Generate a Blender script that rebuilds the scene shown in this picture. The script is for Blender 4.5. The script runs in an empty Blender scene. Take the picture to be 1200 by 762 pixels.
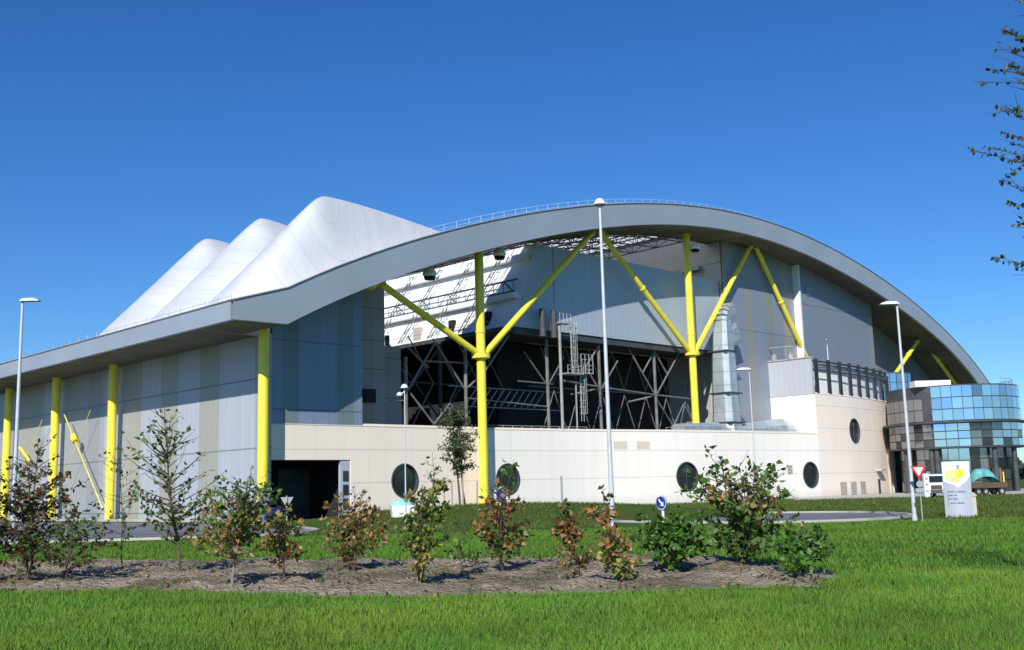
import bpy, bmesh, math, random
import numpy as np
from mathutils import Vector, Matrix, noise

random.seed(7)
RNG = np.random.default_rng(11)
scene = bpy.context.scene
col = scene.collection
R = math.radians

# ---------------------------------------------------------------- materials
def lin(c):
    return tuple(((v/255)/12.92 if v/255 <= .04045 else ((v/255+.055)/1.055)**2.4) for v in c)

def new_mat(name):
    m = bpy.data.materials.new(name); m.use_nodes = True
    nt = m.node_tree
    return m, nt, nt.nodes['Principled BSDF']

def node(nt, t, **kw):
    n = nt.nodes.new(t)
    for k, v in kw.items(): setattr(n, k, v)
    return n

def mathn(nt, op, a, b=None, c=None):
    n = nt.nodes.new('ShaderNodeMath'); n.operation = op
    for i, v in enumerate((a, b, c)):
        if v is None: continue
        if isinstance(v, (int, float)): n.inputs[i].default_value = v
        else: nt.links.new(v, n.inputs[i])
    return n.outputs[0]

def mixc(nt, fac, a, b, mode='MIX'):
    n = nt.nodes.new('ShaderNodeMix'); n.data_type = 'RGBA'; n.blend_type = mode
    for i, v in ((0, fac), (6, a), (7, b)):
        if isinstance(v, (int, float)): n.inputs[i].default_value = v
        elif isinstance(v, tuple): n.inputs[i].default_value = (*v[:3], 1)
        else: nt.links.new(v, n.inputs[i])
    return n.outputs[2]

def noise_fac(nt, scale, detail=3, vec=None, lo=.35, hi=.65, stretch=None):
    n = node(nt, 'ShaderNodeTexNoise'); n.inputs['Scale'].default_value = scale; n.inputs['Detail'].default_value = detail
    if vec is None:
        tc = node(nt, 'ShaderNodeTexCoord'); vec = tc.outputs['Object']
    if stretch:
        mp = node(nt, 'ShaderNodeMapping'); mp.inputs['Scale'].default_value = stretch
        nt.links.new(vec, mp.inputs[0]); vec = mp.outputs[0]
    nt.links.new(vec, n.inputs['Vector'])
    mr = node(nt, 'ShaderNodeMapRange'); mr.inputs[1].default_value = lo; mr.inputs[2].default_value = hi
    nt.links.new(n.outputs[0], mr.inputs[0])
    return mr.outputs[0]

def simple(name, c, rough=.6, metal=0., var=.12, scale=.6, stretch=None, spec=.4):
    m, nt, b = new_mat(name)
    f = noise_fac(nt, scale, 4, stretch=stretch)
    out = mixc(nt, f, tuple(v*(1-var) for v in c), tuple(min(1, v*(1+var)) for v in c))
    nt.links.new(out, b.inputs['Base Color'])
    b.inputs['Roughness'].default_value = rough; b.inputs['Metallic'].default_value = metal
    b.inputs['Specular IOR Level'].default_value = spec
    return m

def uvsep(nt):
    u = node(nt, 'ShaderNodeUVMap'); s = node(nt, 'ShaderNodeSeparateXYZ'); nt.links.new(u.outputs[0], s.inputs[0])
    return s.outputs[0], s.outputs[1], u.outputs[0]

def line_mask(nt, coord, period, width, offset=0.):
    """1 on a thin line every period"""
    a = mathn(nt, 'ADD', coord, offset)
    w = mathn(nt, 'PINGPONG', a, period/2)
    return mathn(nt, 'LESS_THAN', w, width/2)

def concrete_panels(name, c):
    m, nt, b = new_mat(name)
    x, y, uv = uvsep(nt)
    h = line_mask(nt, y, 3.65, .10, -.1)
    v = mathn(nt, 'MULTIPLY', line_mask(nt, x, 7.3, .07), .35)
    j = mathn(nt, 'MAXIMUM', h, v)
    streak = noise_fac(nt, 1, 4, uv, .42, .75, (1.1, .05, 1))
    blot = noise_fac(nt, .12, 4, uv, .35, .7)
    # faint tone change from panel to panel
    wn = node(nt, 'ShaderNodeTexWhiteNoise', noise_dimensions='2D')
    cx = mathn(nt, 'FLOOR', mathn(nt, 'DIVIDE', x, 7.3)); cy = mathn(nt, 'FLOOR', mathn(nt, 'DIVIDE', y, 3.65))
    cb = node(nt, 'ShaderNodeCombineXYZ'); nt.links.new(cx, cb.inputs[0]); nt.links.new(cy, cb.inputs[1]); nt.links.new(cb.outputs[0], wn.inputs[0])
    base = mixc(nt, mathn(nt, 'MULTIPLY', wn.outputs[0], .3), c, tuple(v*.9 for v in c))
    base = mixc(nt, mathn(nt, 'MULTIPLY', streak, .09), base, (.42, .38, .33))
    base = mixc(nt, mathn(nt, 'MULTIPLY', blot, .25), base, (c[0]*.92, c[1]*.86, c[2]*.8))
    low = node(nt, 'ShaderNodeMapRange'); low.inputs[1].default_value = 1.6; low.inputs[2].default_value = 0.; nt.links.new(y, low.inputs[0])
    base = mixc(nt, mathn(nt, 'MULTIPLY', low.outputs[0], .3), base, (.36, .34, .26))
    base = mixc(nt, mathn(nt, 'MULTIPLY', j, .38), base, (.36, .32, .29))
    nt.links.new(base, b.inputs['Base Color']); b.inputs['Roughness'].default_value = .85
    bp = node(nt, 'ShaderNodeBump'); bp.inputs['Strength'].default_value = .3; bp.inputs['Distance'].default_value = .05
    nt.links.new(mathn(nt, 'SUBTRACT', 1., j), bp.inputs['Height']); nt.links.new(bp.outputs[0], b.inputs['Normal'])
    return m

def cladding(name, base, strips, x0, x1, seams, seamw=.16, rough=.45):
    """profiled sheet cladding: vertical colour strips along UV.x (metres), dark horizontal seams, fine ribs"""
    m, nt, b = new_mat(name)
    x, y, uv = uvsep(nt)
    mr = node(nt, 'ShaderNodeMapRange'); mr.inputs[1].default_value = x0; mr.inputs[2].default_value = x1; nt.links.new(x, mr.inputs[0])
    cr = node(nt, 'ShaderNodeValToRGB'); cr.color_ramp.interpolation = 'CONSTANT'
    ev = [(0, base)]
    for a, bb, c in sorted(strips):
        ev.append(((a-x0)/(x1-x0), c)); ev.append(((bb-x0)/(x1-x0), base))
    el = cr.color_ramp.elements
    el[0].position = 0; el[0].color = (*base, 1); el[1].position = 1; el[1].color = (*base, 1)
    for p, c in ev[1:]:
        if 0 < p < 1:
            e = el.new(p); e.color = (*c, 1)
    nt.links.new(mr.outputs[0], cr.inputs[0])
    streak = noise_fac(nt, 1, 4, uv, .3, .7, (1.6, .03, 1))
    blot = noise_fac(nt, .1, 3, uv, .3, .7)
    o = mixc(nt, mathn(nt, 'MULTIPLY', streak, .22), cr.outputs[0], tuple(v*.62 for v in base))
    o = mixc(nt, mathn(nt, 'MULTIPLY', blot, .12), o, tuple(min(1, v*1.3) for v in base))
    s = None
    for z in seams:
        l = mathn(nt, 'COMPARE', y, z, seamw/2)
        s = l if s is None else mathn(nt, 'MAXIMUM', s, l)
    v = mathn(nt, 'MULTIPLY', line_mask(nt, x, 1.0, .05), .25)
    s = v if s is None else mathn(nt, 'MAXIMUM', mathn(nt, 'MULTIPLY', s, .8), v)
    o = mixc(nt, mathn(nt, 'MULTIPLY', s, .7), o, (.07, .085, .1))
    nt.links.new(o, b.inputs['Base Color']); b.inputs['Roughness'].default_value = rough; b.inputs['Metallic'].default_value = .15
    wv = mathn(nt, 'SINE', mathn(nt, 'MULTIPLY', x, 2*math.pi/.33))
    bp = node(nt, 'ShaderNodeBump'); bp.inputs['Strength'].default_value = .25; bp.inputs['Distance'].default_value = .03
    nt.links.new(wv, bp.inputs['Height']); nt.links.new(bp.outputs[0], b.inputs['Normal'])
    return m

BLUEG = (.36, .40, .45); BEIGE = (.43, .42, .36); PALE = (.53, .55, .61); GREENG = (.25, .30, .28)
M = {}
M['concrete'] = concrete_panels('cream_concrete_panels', (.99, .865, .745))
M['concrete_white'] = concrete_panels('white_concrete_panels', (.99, .945, .85))
M['fascia'] = simple('grey_metal_fascia', (.36, .41, .465), .42, .2, .05, .15)
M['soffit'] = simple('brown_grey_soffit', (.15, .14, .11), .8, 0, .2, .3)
M['membrane'] = simple('pale_roof_membrane', (.60, .59, .54), .7, 0, .1, .4)
M['lamp_paint'] = simple('grey_white_lamp_paint', (.60, .62, .65), .4, .1, .08, 1.5)
M['yellow'] = simple('yellow_gloss_paint', (.96, .80, .075), .32, 0, .05, .8, spec=.5)
M['yellow_dull'] = simple('weathered_yellow_paint', (.86, .70, .09), .45, 0, .12, .8)
M['steel'] = simple('galvanised_steel', (.42, .43, .42), .45, .3, .15, .8)
M['leg_steel'] = simple('weathered_leg_steel', (.20, .20, .19), .5, .2, .25, .8)
M['black_fin'] = simple('black_fin_paint', (.03, .03, .035), .5)
M['dark_steel'] = simple('dark_steel', (.075, .08, .09), .6, .2, .2, .7)
M['black'] = simple('black_and_bay_shade', (.022, .023, .025), .9, 0, .3, .3)  # near black; on the bay backdrop it puts shade into the colour
M['deck'] = simple('grey_deck', (.16, .16, .16), .8, 0, .2, .3)
M['white'] = simple('white_paint', (.82, .83, .83), .45, 0, .04, .6)
M['bright_white'] = simple('bright_white_render', (.93, .93, .92), .6, 0, .02, .5)
M['wall_white'] = simple('white_sheet_cladding', (.86, .87, .88), .55, 0, .05, .3, (1, 1, .1))
M['grey_plastic'] = simple('grey_plastic', (.35, .36, .37), .5, 0, .05)
M['asphalt'] = simple('worn_asphalt', (.17, .17, .185), .9, 0, .2, .25)
M['kerb'] = simple('kerb_concrete', (.45, .43, .38), .85, 0, .15, .6)
M['glass_dark'] = simple('dark_window_glass', (.02, .028, .03), .08, 0, .2, .3, spec=.8)
M['louvre'] = simple('beige_louvre', (.50, .45, .40), .6, 0, .06)
M['red'] = simple('red_paint', (.55, .03, .03), .4, 0, .1)
M['blue'] = simple('blue_paint', (.02, .05, .32), .4, 0, .1)
M['teal'] = simple('teal_tarpaulin', (.12, .38, .36), .6, 0, .3, 1.2)
M['tyre'] = simple('tyre_rubber', (.02, .02, .02), .8)
M['brown'] = simple('brown_chassis_paint', (.12, .09, .05), .6)
M['totem'] = simple('grey_sign_face', (.50, .52, .60), .4, .1, .04)
M['lime'] = simple('lime_yellow_paint', (.75, .85, .03), .5)
M['lime_pale'] = simple('pale_lime_paint', (.72, .80, .30), .5)
M['ink'] = simple('dark_grey_ink', (.12, .14, .2), .6)
M['beige_box'] = simple('beige_cabinet', (.55, .52, .40), .7, 0, .08)
M['orange'] = simple('orange_painted_light', (.26, .12, .05), .6)  # colour painted for the lit entrance interior of the tower

def duct_mat():
    m, nt, b = new_mat('galvanised_duct_sheet')
    tc = node(nt, 'ShaderNodeTexCoord'); s = node(nt, 'ShaderNodeSeparateXYZ'); nt.links.new(tc.outputs['Object'], s.inputs[0])
    l1 = line_mask(nt, s.outputs[2], 2.1, .1); l2 = line_mask(nt, s.outputs[0], 2.4, .1)
    j = mathn(nt, 'MULTIPLY', mathn(nt, 'MAXIMUM', l1, l2), .5)
    f = noise_fac(nt, .5, 4)
    o = mixc(nt, f, (.42, .48, .50), (.58, .64, .66)); o = mixc(nt, j, o, (.12, .14, .15))
    nt.links.new(o, b.inputs['Base Color']); b.inputs['Roughness'].default_value = .42; b.inputs['Metallic'].default_value = .45
    return m
M['duct'] = duct_mat()

def hood_mat():
    m, nt, b = new_mat('white_hood_sheeting')
    x, y, uv = uvsep(nt)      # x: angle metres, y: height
    j = mathn(nt, 'MAXIMUM', line_mask(nt, x, .1309, .003), line_mask(nt, y, 1.7, .05))
    f = noise_fac(nt, .5, 4, uv)
    o = mixc(nt, mathn(nt, 'MULTIPLY', f, .55), (.84, .835, .82), (.66, .665, .67))
    o = mixc(nt, mathn(nt, 'MULTIPLY', j, .3), o, (.30, .30, .30))
    nt.links.new(o, b.inputs['Base Color']); b.inputs['Roughness'].default_value = .45; b.inputs['Metallic'].default_value = .35
    return m
M['hood'] = hood_mat()

def translucent_mat():
    m, nt, b = new_mat('translucent_roof_sheet')
    nt.nodes.remove(b); out = nt.nodes['Material Output']
    t = node(nt, 'ShaderNodeBsdfTranslucent'); t.inputs[0].default_value = (.95, .93, .86, 1)
    d = node(nt, 'ShaderNodeBsdfDiffuse'); d.inputs[0].default_value = (.7, .7, .66, 1)
    mx = node(nt, 'ShaderNodeMixShader'); mx.inputs[0].default_value = .3
    nt.links.new(t.outputs[0], mx.inputs[1]); nt.links.new(d.outputs[0], mx.inputs[2]); nt.links.new(mx.outputs[0], out.inputs[0])
    return m
M['translucent'] = translucent_mat()

def glass_mat(name, c, metal, rough=.06, var=.35):
    m, nt, b = new_mat(name)
    oi = node(nt, 'ShaderNodeAttribute'); oi.attribute_name = 'col'
    o = mixc(nt, 1., (*c,), oi.outputs[0], 'MULTIPLY')
    nt.links.new(o, b.inputs['Base Color']); b.inputs['Metallic'].default_value = metal; b.inputs['Roughness'].default_value = rough
    b.inputs['Specular IOR Level'].default_value = .8
    return m
M['glass_blue'] = glass_mat('blue_reflective_glass', (.62, .76, .91), .95)
M['glass_grey'] = glass_mat('grey_reflective_glass', (.34, .35, .36), .8, .12)

def attr_mat(name, rough=.7, trans=.0, spec=.3):
    m, nt, b = new_mat(name)
    a = node(nt, 'ShaderNodeAttribute'); a.attribute_name = 'col'
    nt.links.new(a.outputs[0], b.inputs['Base Color']); b.inputs['Roughness'].default_value = rough
    b.inputs['Specular IOR Level'].default_value = spec
    if trans > 0:
        t = node(nt, 'ShaderNodeBsdfTranslucent'); nt.links.new(a.outputs[0], t.inputs[0])
        mx = node(nt, 'ShaderNodeMixShader'); mx.inputs[0].default_value = trans
        out = nt.nodes['Material Output']
        nt.links.new(b.outputs[0], mx.inputs[1]); nt.links.new(t.outputs[0], mx.inputs[2]); nt.links.new(mx.outputs[0], out.inputs[0])
    return m
M['leaf'] = attr_mat('leaf', .5, .36, .45)
M['grass'] = attr_mat('grass_blade', .75, .3, .12)
M['bark'] = simple('bark', (.11, .085, .06), .9, 0, .35, 9)
M['bark_pale'] = simple('pale_bark', (.24, .21, .16), .9, 0, .3, 9)
M['stake'] = simple('wooden_stake', (.42, .34, .22), .8, 0, .2, 6)

def lawn_mat():
    m, nt, b = new_mat('lawn_ground')
    f1 = noise_fac(nt, .12, 5, lo=.38, hi=.62); f2 = noise_fac(nt, 3.5, 6, lo=.3, hi=.7)
    o = mixc(nt, f1, (.06, .15, .02), (.095, .19, .03))
    o = mixc(nt, mathn(nt, 'MULTIPLY', f2, .6), o, (.04, .085, .013))
    f3 = noise_fac(nt, .035, 4, lo=.5, hi=.68)
    tc = node(nt, 'ShaderNodeTexCoord'); s = node(nt, 'ShaderNodeSeparateXYZ'); nt.links.new(tc.outputs['Object'], s.inputs[0])
    far = node(nt, 'ShaderNodeMapRange'); far.inputs[1].default_value = 68; far.inputs[2].default_value = 84; nt.links.new(s.outputs[1], far.inputs[0])
    o = mixc(nt, mathn(nt, 'MULTIPLY', far.outputs[0], .75), o, (.085, .125, .022))
    o = mixc(nt, mathn(nt, 'MULTIPLY', mathn(nt, 'MULTIPLY', f3, far.outputs[0]), .5), o, (.12, .11, .035))
    nt.links.new(o, b.inputs['Base Color']); b.inputs['Roughness'].default_value = .95
    b.inputs['Specular IOR Level'].default_value = .1
    bp = node(nt, 'ShaderNodeBump'); bp.inputs['Strength'].default_value = .9; bp.inputs['Distance'].default_value = .2
    f4 = noise_fac(nt, 7, 5, lo=.2, hi=.8)
    nt.links.new(f4, bp.inputs['Height']); nt.links.new(bp.outputs[0], b.inputs['Normal'])
    return m
M['lawn'] = lawn_mat()

def soil_mat():
    m, nt, b = new_mat('dry_sandy_soil')
    f = noise_fac(nt, 1.1, 6, lo=.3, hi=.7); f2 = noise_fac(nt, 14, 5, lo=.35, hi=.7); f3 = noise_fac(nt, .6, 5, lo=.50, hi=.60)
    o = mixc(nt, f, (.32, .25, .18), (.50, .415, .315))
    o = mixc(nt, mathn(nt, 'MULTIPLY', f2, .5), o, (.20, .15, .105))
    o = mixc(nt, mathn(nt, 'MULTIPLY', f3, .55), o, (.10, .10, .04))
    nt.links.new(o, b.inputs['Base Color']); b.inputs['Roughness'].default_value = 1.; b.inputs['Specular IOR Level'].default_value = .1
    bp = node(nt, 'ShaderNodeBump'); bp.inputs['Strength'].default_value = 1.; bp.inputs['Distance'].default_value = .06
    f5 = noise_fac(nt, 4, 6, lo=.25, hi=.75); nt.links.new(mathn(nt, 'ADD', f2, mathn(nt, 'MULTIPLY', f5, 1.5)), bp.inputs['Height']); nt.links.new(bp.outputs[0], b.inputs['Normal'])
    return m
M['soil'] = soil_mat()

# ---------------------------------------------------------------- mesh builder
class MB:
    def __init__(s): s.v = []; s.f = []; s.uv = []; s.hasuv = False; s.sm = []; s.c = []
    def face(s, pts, uvs=None, smooth=False, c=None):
        i = len(s.v); s.v += [tuple(p) for p in pts]; s.f.append(tuple(range(i, i+len(pts))))
        s.uv += list(uvs) if uvs else [(0, 0)]*len(pts)
        if uvs: s.hasuv = True
        s.sm.append(smooth); s.c += [c or (1, 1, 1)]*len(pts)
        return s
    def box(s, x0, x1, y0, y1, z0, z1):
        P = [(x, y, z) for z in (z0, z1) for y in (y0, y1) for x in (x0, x1)]
        for q, ax in (((0, 2, 3, 1), 2), ((4, 5, 7, 6), 2), ((0, 1, 5, 4), 1), ((2, 6, 7, 3), 1), ((0, 4, 6, 2), 0), ((1, 3, 7, 5), 0)):
            pts = [P[k] for k in q]
            uv = [((p[0], p[2]) if ax == 1 else (p[1], p[2]) if ax == 0 else (p[0], p[1])) for p in pts]
            s.face(pts, uv)
        return s
    def tube(s, a, b, r0, r1=None, n=10, caps=True):
        r1 = r0 if r1 is None else r1
        a = Vector(a); b = Vector(b); d = (b-a)
        if d.length < 1e-6: return s
        d.normalize(); up = Vector((0, 0, 1)) if abs(d.z) < .95 else Vector((1, 0, 0))
        x = d.cross(up).normalized(); y = d.cross(x)
        ra = [a+(x*math.cos(2*math.pi*k/n)+y*math.sin(2*math.pi*k/n))*r0 for k in range(n)]
        rb = [b+(x*math.cos(2*math.pi*k/n)+y*math.sin(2*math.pi*k/n))*r1 for k in range(n)]
        for k in range(n): s.face([ra[k], rb[k], rb[(k+1) % n], ra[(k+1) % n]], smooth=n > 5)
        if caps: s.face(ra); s.face(rb[::-1])
        return s
    def path(s, pts, rs, n=8):
        for k in range(len(pts)-1): s.tube(pts[k], pts[k+1], rs[k], rs[k+1], n, caps=(k in (0, len(pts)-2)))
        return s
    def lathe(s, c, prof, n=20, axis='z'):
        """prof: (radius, height)"""
        for (r0, h0), (r1, h1) in zip(prof, prof[1:]):
            for k in range(n):
                a0, a1 = 2*math.pi*k/n, 2*math.pi*(k+1)/n
                q = []
                for r, h, a in ((r0, h0, a0), (r0, h0, a1), (r1, h1, a1), (r1, h1, a0)):
                    q.append((c[0]+r*math.cos(a), c[1]+r*math.sin(a), c[2]+h))
                s.face(q, smooth=True)
        return s
    def build(s, name, mat, parent=None, merge=False):
        me = bpy.data.meshes.new(name); me.from_pydata(s.v, [], s.f)
        if s.hasuv:
            l = me.uv_layers.new(name='UVMap'); l.data.foreach_set('uv', np.array(s.uv, dtype=np.float32).ravel())
        if any(c != (1, 1, 1) for c in s.c):
            ca = me.color_attributes.new('col', 'FLOAT_COLOR', 'CORNER')
            ca.data.foreach_set('color', np.array([(*c, 1) for c in s.c], dtype=np.float32).ravel())
        elif mat in ('glass_blue', 'glass_grey'):
            ca = me.color_attributes.new('col', 'FLOAT_COLOR', 'CORNER')
            ca.data.foreach_set('color', np.ones(len(s.c)*4, dtype=np.float32))
        me.polygons.foreach_set('use_smooth', s.sm)
        if any(s.sm) or merge:
            bm = bmesh.new(); bm.from_mesh(me); bmesh.ops.remove_doubles(bm, verts=bm.verts, dist=.0005)
            bm.to_mesh(me); bm.free()
            if any(s.sm): me.set_sharp_from_angle(angle=R(35))
        me.materials.append(M[mat] if isinstance(mat, str) else mat)
        o = bpy.data.objects.new(name, me); col.objects.link(o)
        if parent: o.parent = parent
        return o

def tag(o, label=None, cat=None, group=None, kind=None):
    if label: o['label'] = label
    if cat: o['category'] = cat
    if group: o['group'] = group
    if kind: o['kind'] = kind
    return o
def empty(name, loc, label, cat, rz=0, group=None):
    o = bpy.data.objects.new(name, None); col.objects.link(o); o.location = loc; o.rotation_euler = (0, 0, rz)
    o.empty_display_size = .5
    return tag(o, label, cat, group)
def add_mesh(name, v, f, mat, parent=None, colr=None):
    """v: (n,3) array, f: (m,k) array, colr: per vertex (n,3)"""
    me = bpy.data.meshes.new(name); n, m, k = len(v), len(f), f.shape[1]
    me.vertices.add(n); me.vertices.foreach_set('co', np.asarray(v, dtype=np.float32).ravel())
    me.loops.add(m*k); me.loops.foreach_set('vertex_index', np.asarray(f, dtype=np.int32).ravel())
    me.polygons.add(m); me.polygons.foreach_set('loop_start', np.arange(0, m*k, k, dtype=np.int32))
    me.polygons.foreach_set('loop_total', np.full(m, k, dtype=np.int32))
    if colr is not None:
        ca = me.color_attributes.new('col', 'FLOAT_COLOR', 'POINT')
        c4 = np.ones((n, 4), dtype=np.float32); c4[:, :3] = colr
        ca.data.foreach_set('color', c4.ravel())
    me.update(); me.validate()
    me.materials.append(M[mat] if isinstance(mat, str) else mat)
    o = bpy.data.objects.new(name, me); col.objects.link(o)
    if parent: o.parent = parent
    return o

# ---------------------------------------------------------------- camera (eye 2.75 m above the plant's yard)
EYE = 2.75
pit = math.atan(191/1240); rol = math.atan(.027)
F = Vector((0, math.cos(pit), math.sin(pit))); U0 = Vector((0, -math.sin(pit), math.cos(pit))); R0 = Vector((1, 0, 0))
RV = R0*math.cos(rol)-U0*math.sin(rol); UV = R0*math.sin(rol)+U0*math.cos(rol)
cam = bpy.data.cameras.new('camera'); cam.lens = 37.2; cam.sensor_width = 36; cam.clip_end = 8000; cam.clip_start = .1
co = bpy.data.objects.new('camera', cam); col.objects.link(co)
mw = Matrix((RV, UV, -F)).transposed().to_4x4(); mw.translation = Vector((0, 0, EYE)); co.matrix_world = mw
scene.camera = co

# ---------------------------------------------------------------- light
SUN_EL, SUN_HEAD = 34.0, 14.0      # light travels towards +Y, 14 degrees to the right
w = bpy.data.worlds.new('World'); scene.world = w; w.use_nodes = True
nt = w.node_tree; bg = nt.nodes['Background']
sky = nt.nodes.new('ShaderNodeTexSky'); sky.sky_type = 'NISHITA'; sky.sun_disc = False
sky.sun_elevation = R(SUN_EL); sky.sun_rotation = R(180+SUN_HEAD); sky.altitude = 0
sky.air_density = 1.0; sky.dust_density = .0; sky.ozone_density = 3.0
hs = nt.nodes.new('ShaderNodeHueSaturation'); hs.inputs['Saturation'].default_value = 1.24
tint = nt.nodes.new('ShaderNodeMix'); tint.data_type = 'RGBA'; tint.blend_type = 'MULTIPLY'; tint.inputs[0].default_value = 1; tint.inputs[7].default_value = (.52, .77, 1.06, 1)
nt.links.new(sky.outputs[0], hs.inputs['Color']); nt.links.new(hs.outputs[0], tint.inputs[6]); nt.links.new(tint.outputs[2], bg.inputs[0]); bg.inputs[1].default_value = .112
sl = bpy.data.lights.new('sun', 'SUN'); sl.energy = 5.0; sl.angle = R(.5); sl.color = (1, .965, .90)
so = bpy.data.objects.new('sun', sl); col.objects.link(so)
ld = Vector((math.sin(R(SUN_HEAD))*math.cos(R(SUN_EL)), math.cos(R(SUN_HEAD))*math.cos(R(SUN_EL)), -math.sin(R(SUN_EL))))
so.rotation_euler = ld.to_track_quat('-Z', 'Y').to_euler(); so.location = (-40, -60, 80)
scene.view_settings.view_transform = 'Standard'; scene.view_settings.look = 'None'; scene.view_settings.exposure = 0

# ---------------------------------------------------------------- ground
def zbase(y):
    return 1.05 if y < 28 else max(0., 1.05-.025*(y-28))
def bump(x, y, cx, cy, rx, ry):
    d = ((x-cx)/rx)**2+((y-cy)/ry)**2
    return max(0., 1-d)**1.5 if d < 1 else 0.
def ground_z(x, y):
    z = zbase(y)
    z += 1.35*bump(x, y, -1., 97, 25, 17)          # grassed island in front of the plant
    if y > 110 and x > 35: z -= .0
    if y < 60: z += .05*noise.noise(Vector((x*.25, y*.25, 0)))
    return z

# building frame: u runs along the arch front, w runs back along the left side
EV = Vector((.7088, .7054)); WV = Vector((-.7054, .7088)); O = Vector((-25.616, 108.0))
RZ = math.atan2(EV.y, EV.x)
def wor(u, w_, z=0):
    p = O+EV*u+WV*w_
    return (p.x, p.y, z)

def grid_mesh(name, xs, ys, zf, mat, skip=None, label=None):
    X, Y = np.meshgrid(xs, ys); nx, ny = len(xs), len(ys)
    Z = np.array([[zf(float(x), float(y)) for x in xs] for y in ys])
    v = np.stack([X.ravel(), Y.ravel(), Z.ravel()], 1)
    i = np.arange(nx*ny).reshape(ny, nx)
    f = np.stack([i[:-1, :-1].ravel(), i[:-1, 1:].ravel(), i[1:, 1:].ravel(), i[1:, :-1].ravel()], 1)
    if skip is not None:
        c = v[f].mean(1); f = f[[not skip(a[0], a[1]) for a in c]]
    o = add_mesh(name, v, f, mat)
    o.data.polygons.foreach_set('use_smooth', [True]*len(o.data.polygons))
    return o
ys = np.concatenate([np.array([-600, -200, -60, -10, 0]), np.arange(5, 40, .5), np.arange(40, 130, 1.5), np.array([130, 150, 180, 250, 400, 800, 2000, 5000])])
xs = np.concatenate([np.array([-4000, -1500, -500, -200, -120, -80]), np.arange(-60, 60.1, 1.5), np.array([80, 120, 200, 500, 1500, 4000])])
g = grid_mesh('lawn', xs, ys, lambda x, y: ground_z(x, y), 'lawn'); tag(g, 'green lawn sloping gently down towards the plant', 'lawn', kind='structure')

# soil bed with young shrubs
def bed_d(x, y):
    """>0 inside the bed"""
    near = 17.35+max(0, -1.5-x)*.42+.25*noise.noise(Vector((x*.8, 3, 0)))+.12*noise.noise(Vector((x*3, 9, 0)))
    far = 26.2+max(0, -2-x)*.36-max(0, x-1)*.35+.7*noise.noise(Vector((x*.5, 7, 0)))+.2*noise.noise(Vector((x*2.5, 1, 0)))
    tip = 5.75-((y-20.3)*.42)**2*.6+.4*noise.noise(Vector((y*.7, 5, 0)))
    return min(y-near, far-y, tip-x)
def soil_z(x, y):
    d = bed_d(x, y)
    k = min(1, max(0, d/.8))
    return ground_z(x, y)+.02+k*(.07+.12*noise.noise(Vector((x*.9, y*1.2, 0)))+.07*noise.noise(Vector((x*3.1, y*3.1, 4)))+.045*noise.noise(Vector((x*8, y*8, 2))))
b_ = grid_mesh('soil_bed', np.arange(-19, 7, .11), np.arange(16.2, 33, .11), soil_z, 'soil', skip=lambda x, y: bed_d(x, y) < -.02)
tag(b_, 'strip of bare sandy soil planted with young shrubs', 'soil bed', kind='structure')

# roads: flat sheets above the ground with raised kerbs
def flat_poly(name, pts, z, mat, label, cat):
    m = MB(); m.face([(x, y, z) for x, y in pts]); o = m.build(name, mat); return tag(o, label, cat, kind='structure')
def smooth_poly(pts, n=8, closed=True):
    out = []; N = len(pts)
    rng = range(N) if closed else range(N-1)
    for i in rng:
        p = [Vector(pts[(i+k) % N] if closed else pts[min(max(i+k, 0), N-1)]) for k in (-1, 0, 1, 2)]
        for t in range(n):
            t /= n
            q = .5*((2*p[1])+(-p[0]+p[2])*t+(2*p[0]-5*p[1]+4*p[2]-p[3])*t*t+(-p[0]+3*p[1]-3*p[2]+p[3])*t**3)
            out.append((q.x, q.y))
    if not closed: out.append(tuple(pts[-1]))
    return out
left_road = smooth_poly([(-90, 71), (-40, 70.5), (-21, 72), (-15, 76), (-16.5, 84), (-22, 95), (-27, 103), (-60, 137), (-95, 160)], 8)
flat_poly('yard_road', left_road, .03, 'asphalt', 'grey asphalt yard in front of the left wing', 'road')
right_road = smooth_poly([(7, 84), (12, 75), (18, 70.5), (23.5, 71.5), (27.6, 76), (28.6, 82), (27, 88), (21, 92), (14, 93.5)], 8)
flat_poly('service_road', right_road, .03, 'asphalt', 'grey asphalt bend of the service road on the right', 'road')
def kerb(name, pts, label, z0=-.05, z1=.16, wd=.35, closed=True):
    m = MB(); N = len(pts)
    P = [Vector(p) for p in pts]
    nrm = []
    for i in range(N):
        d = (P[(i+1) % N]-P[i-1]) if closed else (P[min(i+1, N-1)]-P[max(i-1, 0)])
        d.normalize(); nrm.append(Vector((d.y, -d.x)))
    for i in range(N if closed else N-1):
        j = (i+1) % N
        a0, a1 = P[i], P[j]; b0, b1 = a0+nrm[i]*wd, a1+nrm[j]*wd
        m.face([(*a0, z1), (*a1, z1), (*b1, z1), (*b0, z1)]); m.face([(*a0, z0), (*a1, z0), (*a1, z1), (*a0, z1)]); m.face([(*b0, z1), (*b1, z1), (*b1, z0), (*b0, z0)])
    o = m.build(name, 'kerb'); return tag(o, label, 'kerb', kind='structure')
kerb('road_kerb', right_road, 'pale concrete kerb around the service road bend')
kerb('yard_kerb', left_road[:len(left_road)*6//9], 'pale concrete kerb curving along the asphalt yard', closed=False)
kerb('wall_kerb', [wor(-.6, 0)[:2], wor(-.6, 78)[:2]], 'light kerb at the foot of the left wing wall', closed=False, z1=.3, wd=.6)
pv = MB()
for x0, y0, x1, y1 in ((38, 150, 98, 178),): pv.face([(x0, y0, .02), (x1, y0, .02), (x1, y1+40, .02), (x0+10, y1, .02)])
tag(pv.build('forecourt', 'kerb'), 'pale paved forecourt at the foot of the glass tower', 'pavement', kind='structure')

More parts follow.
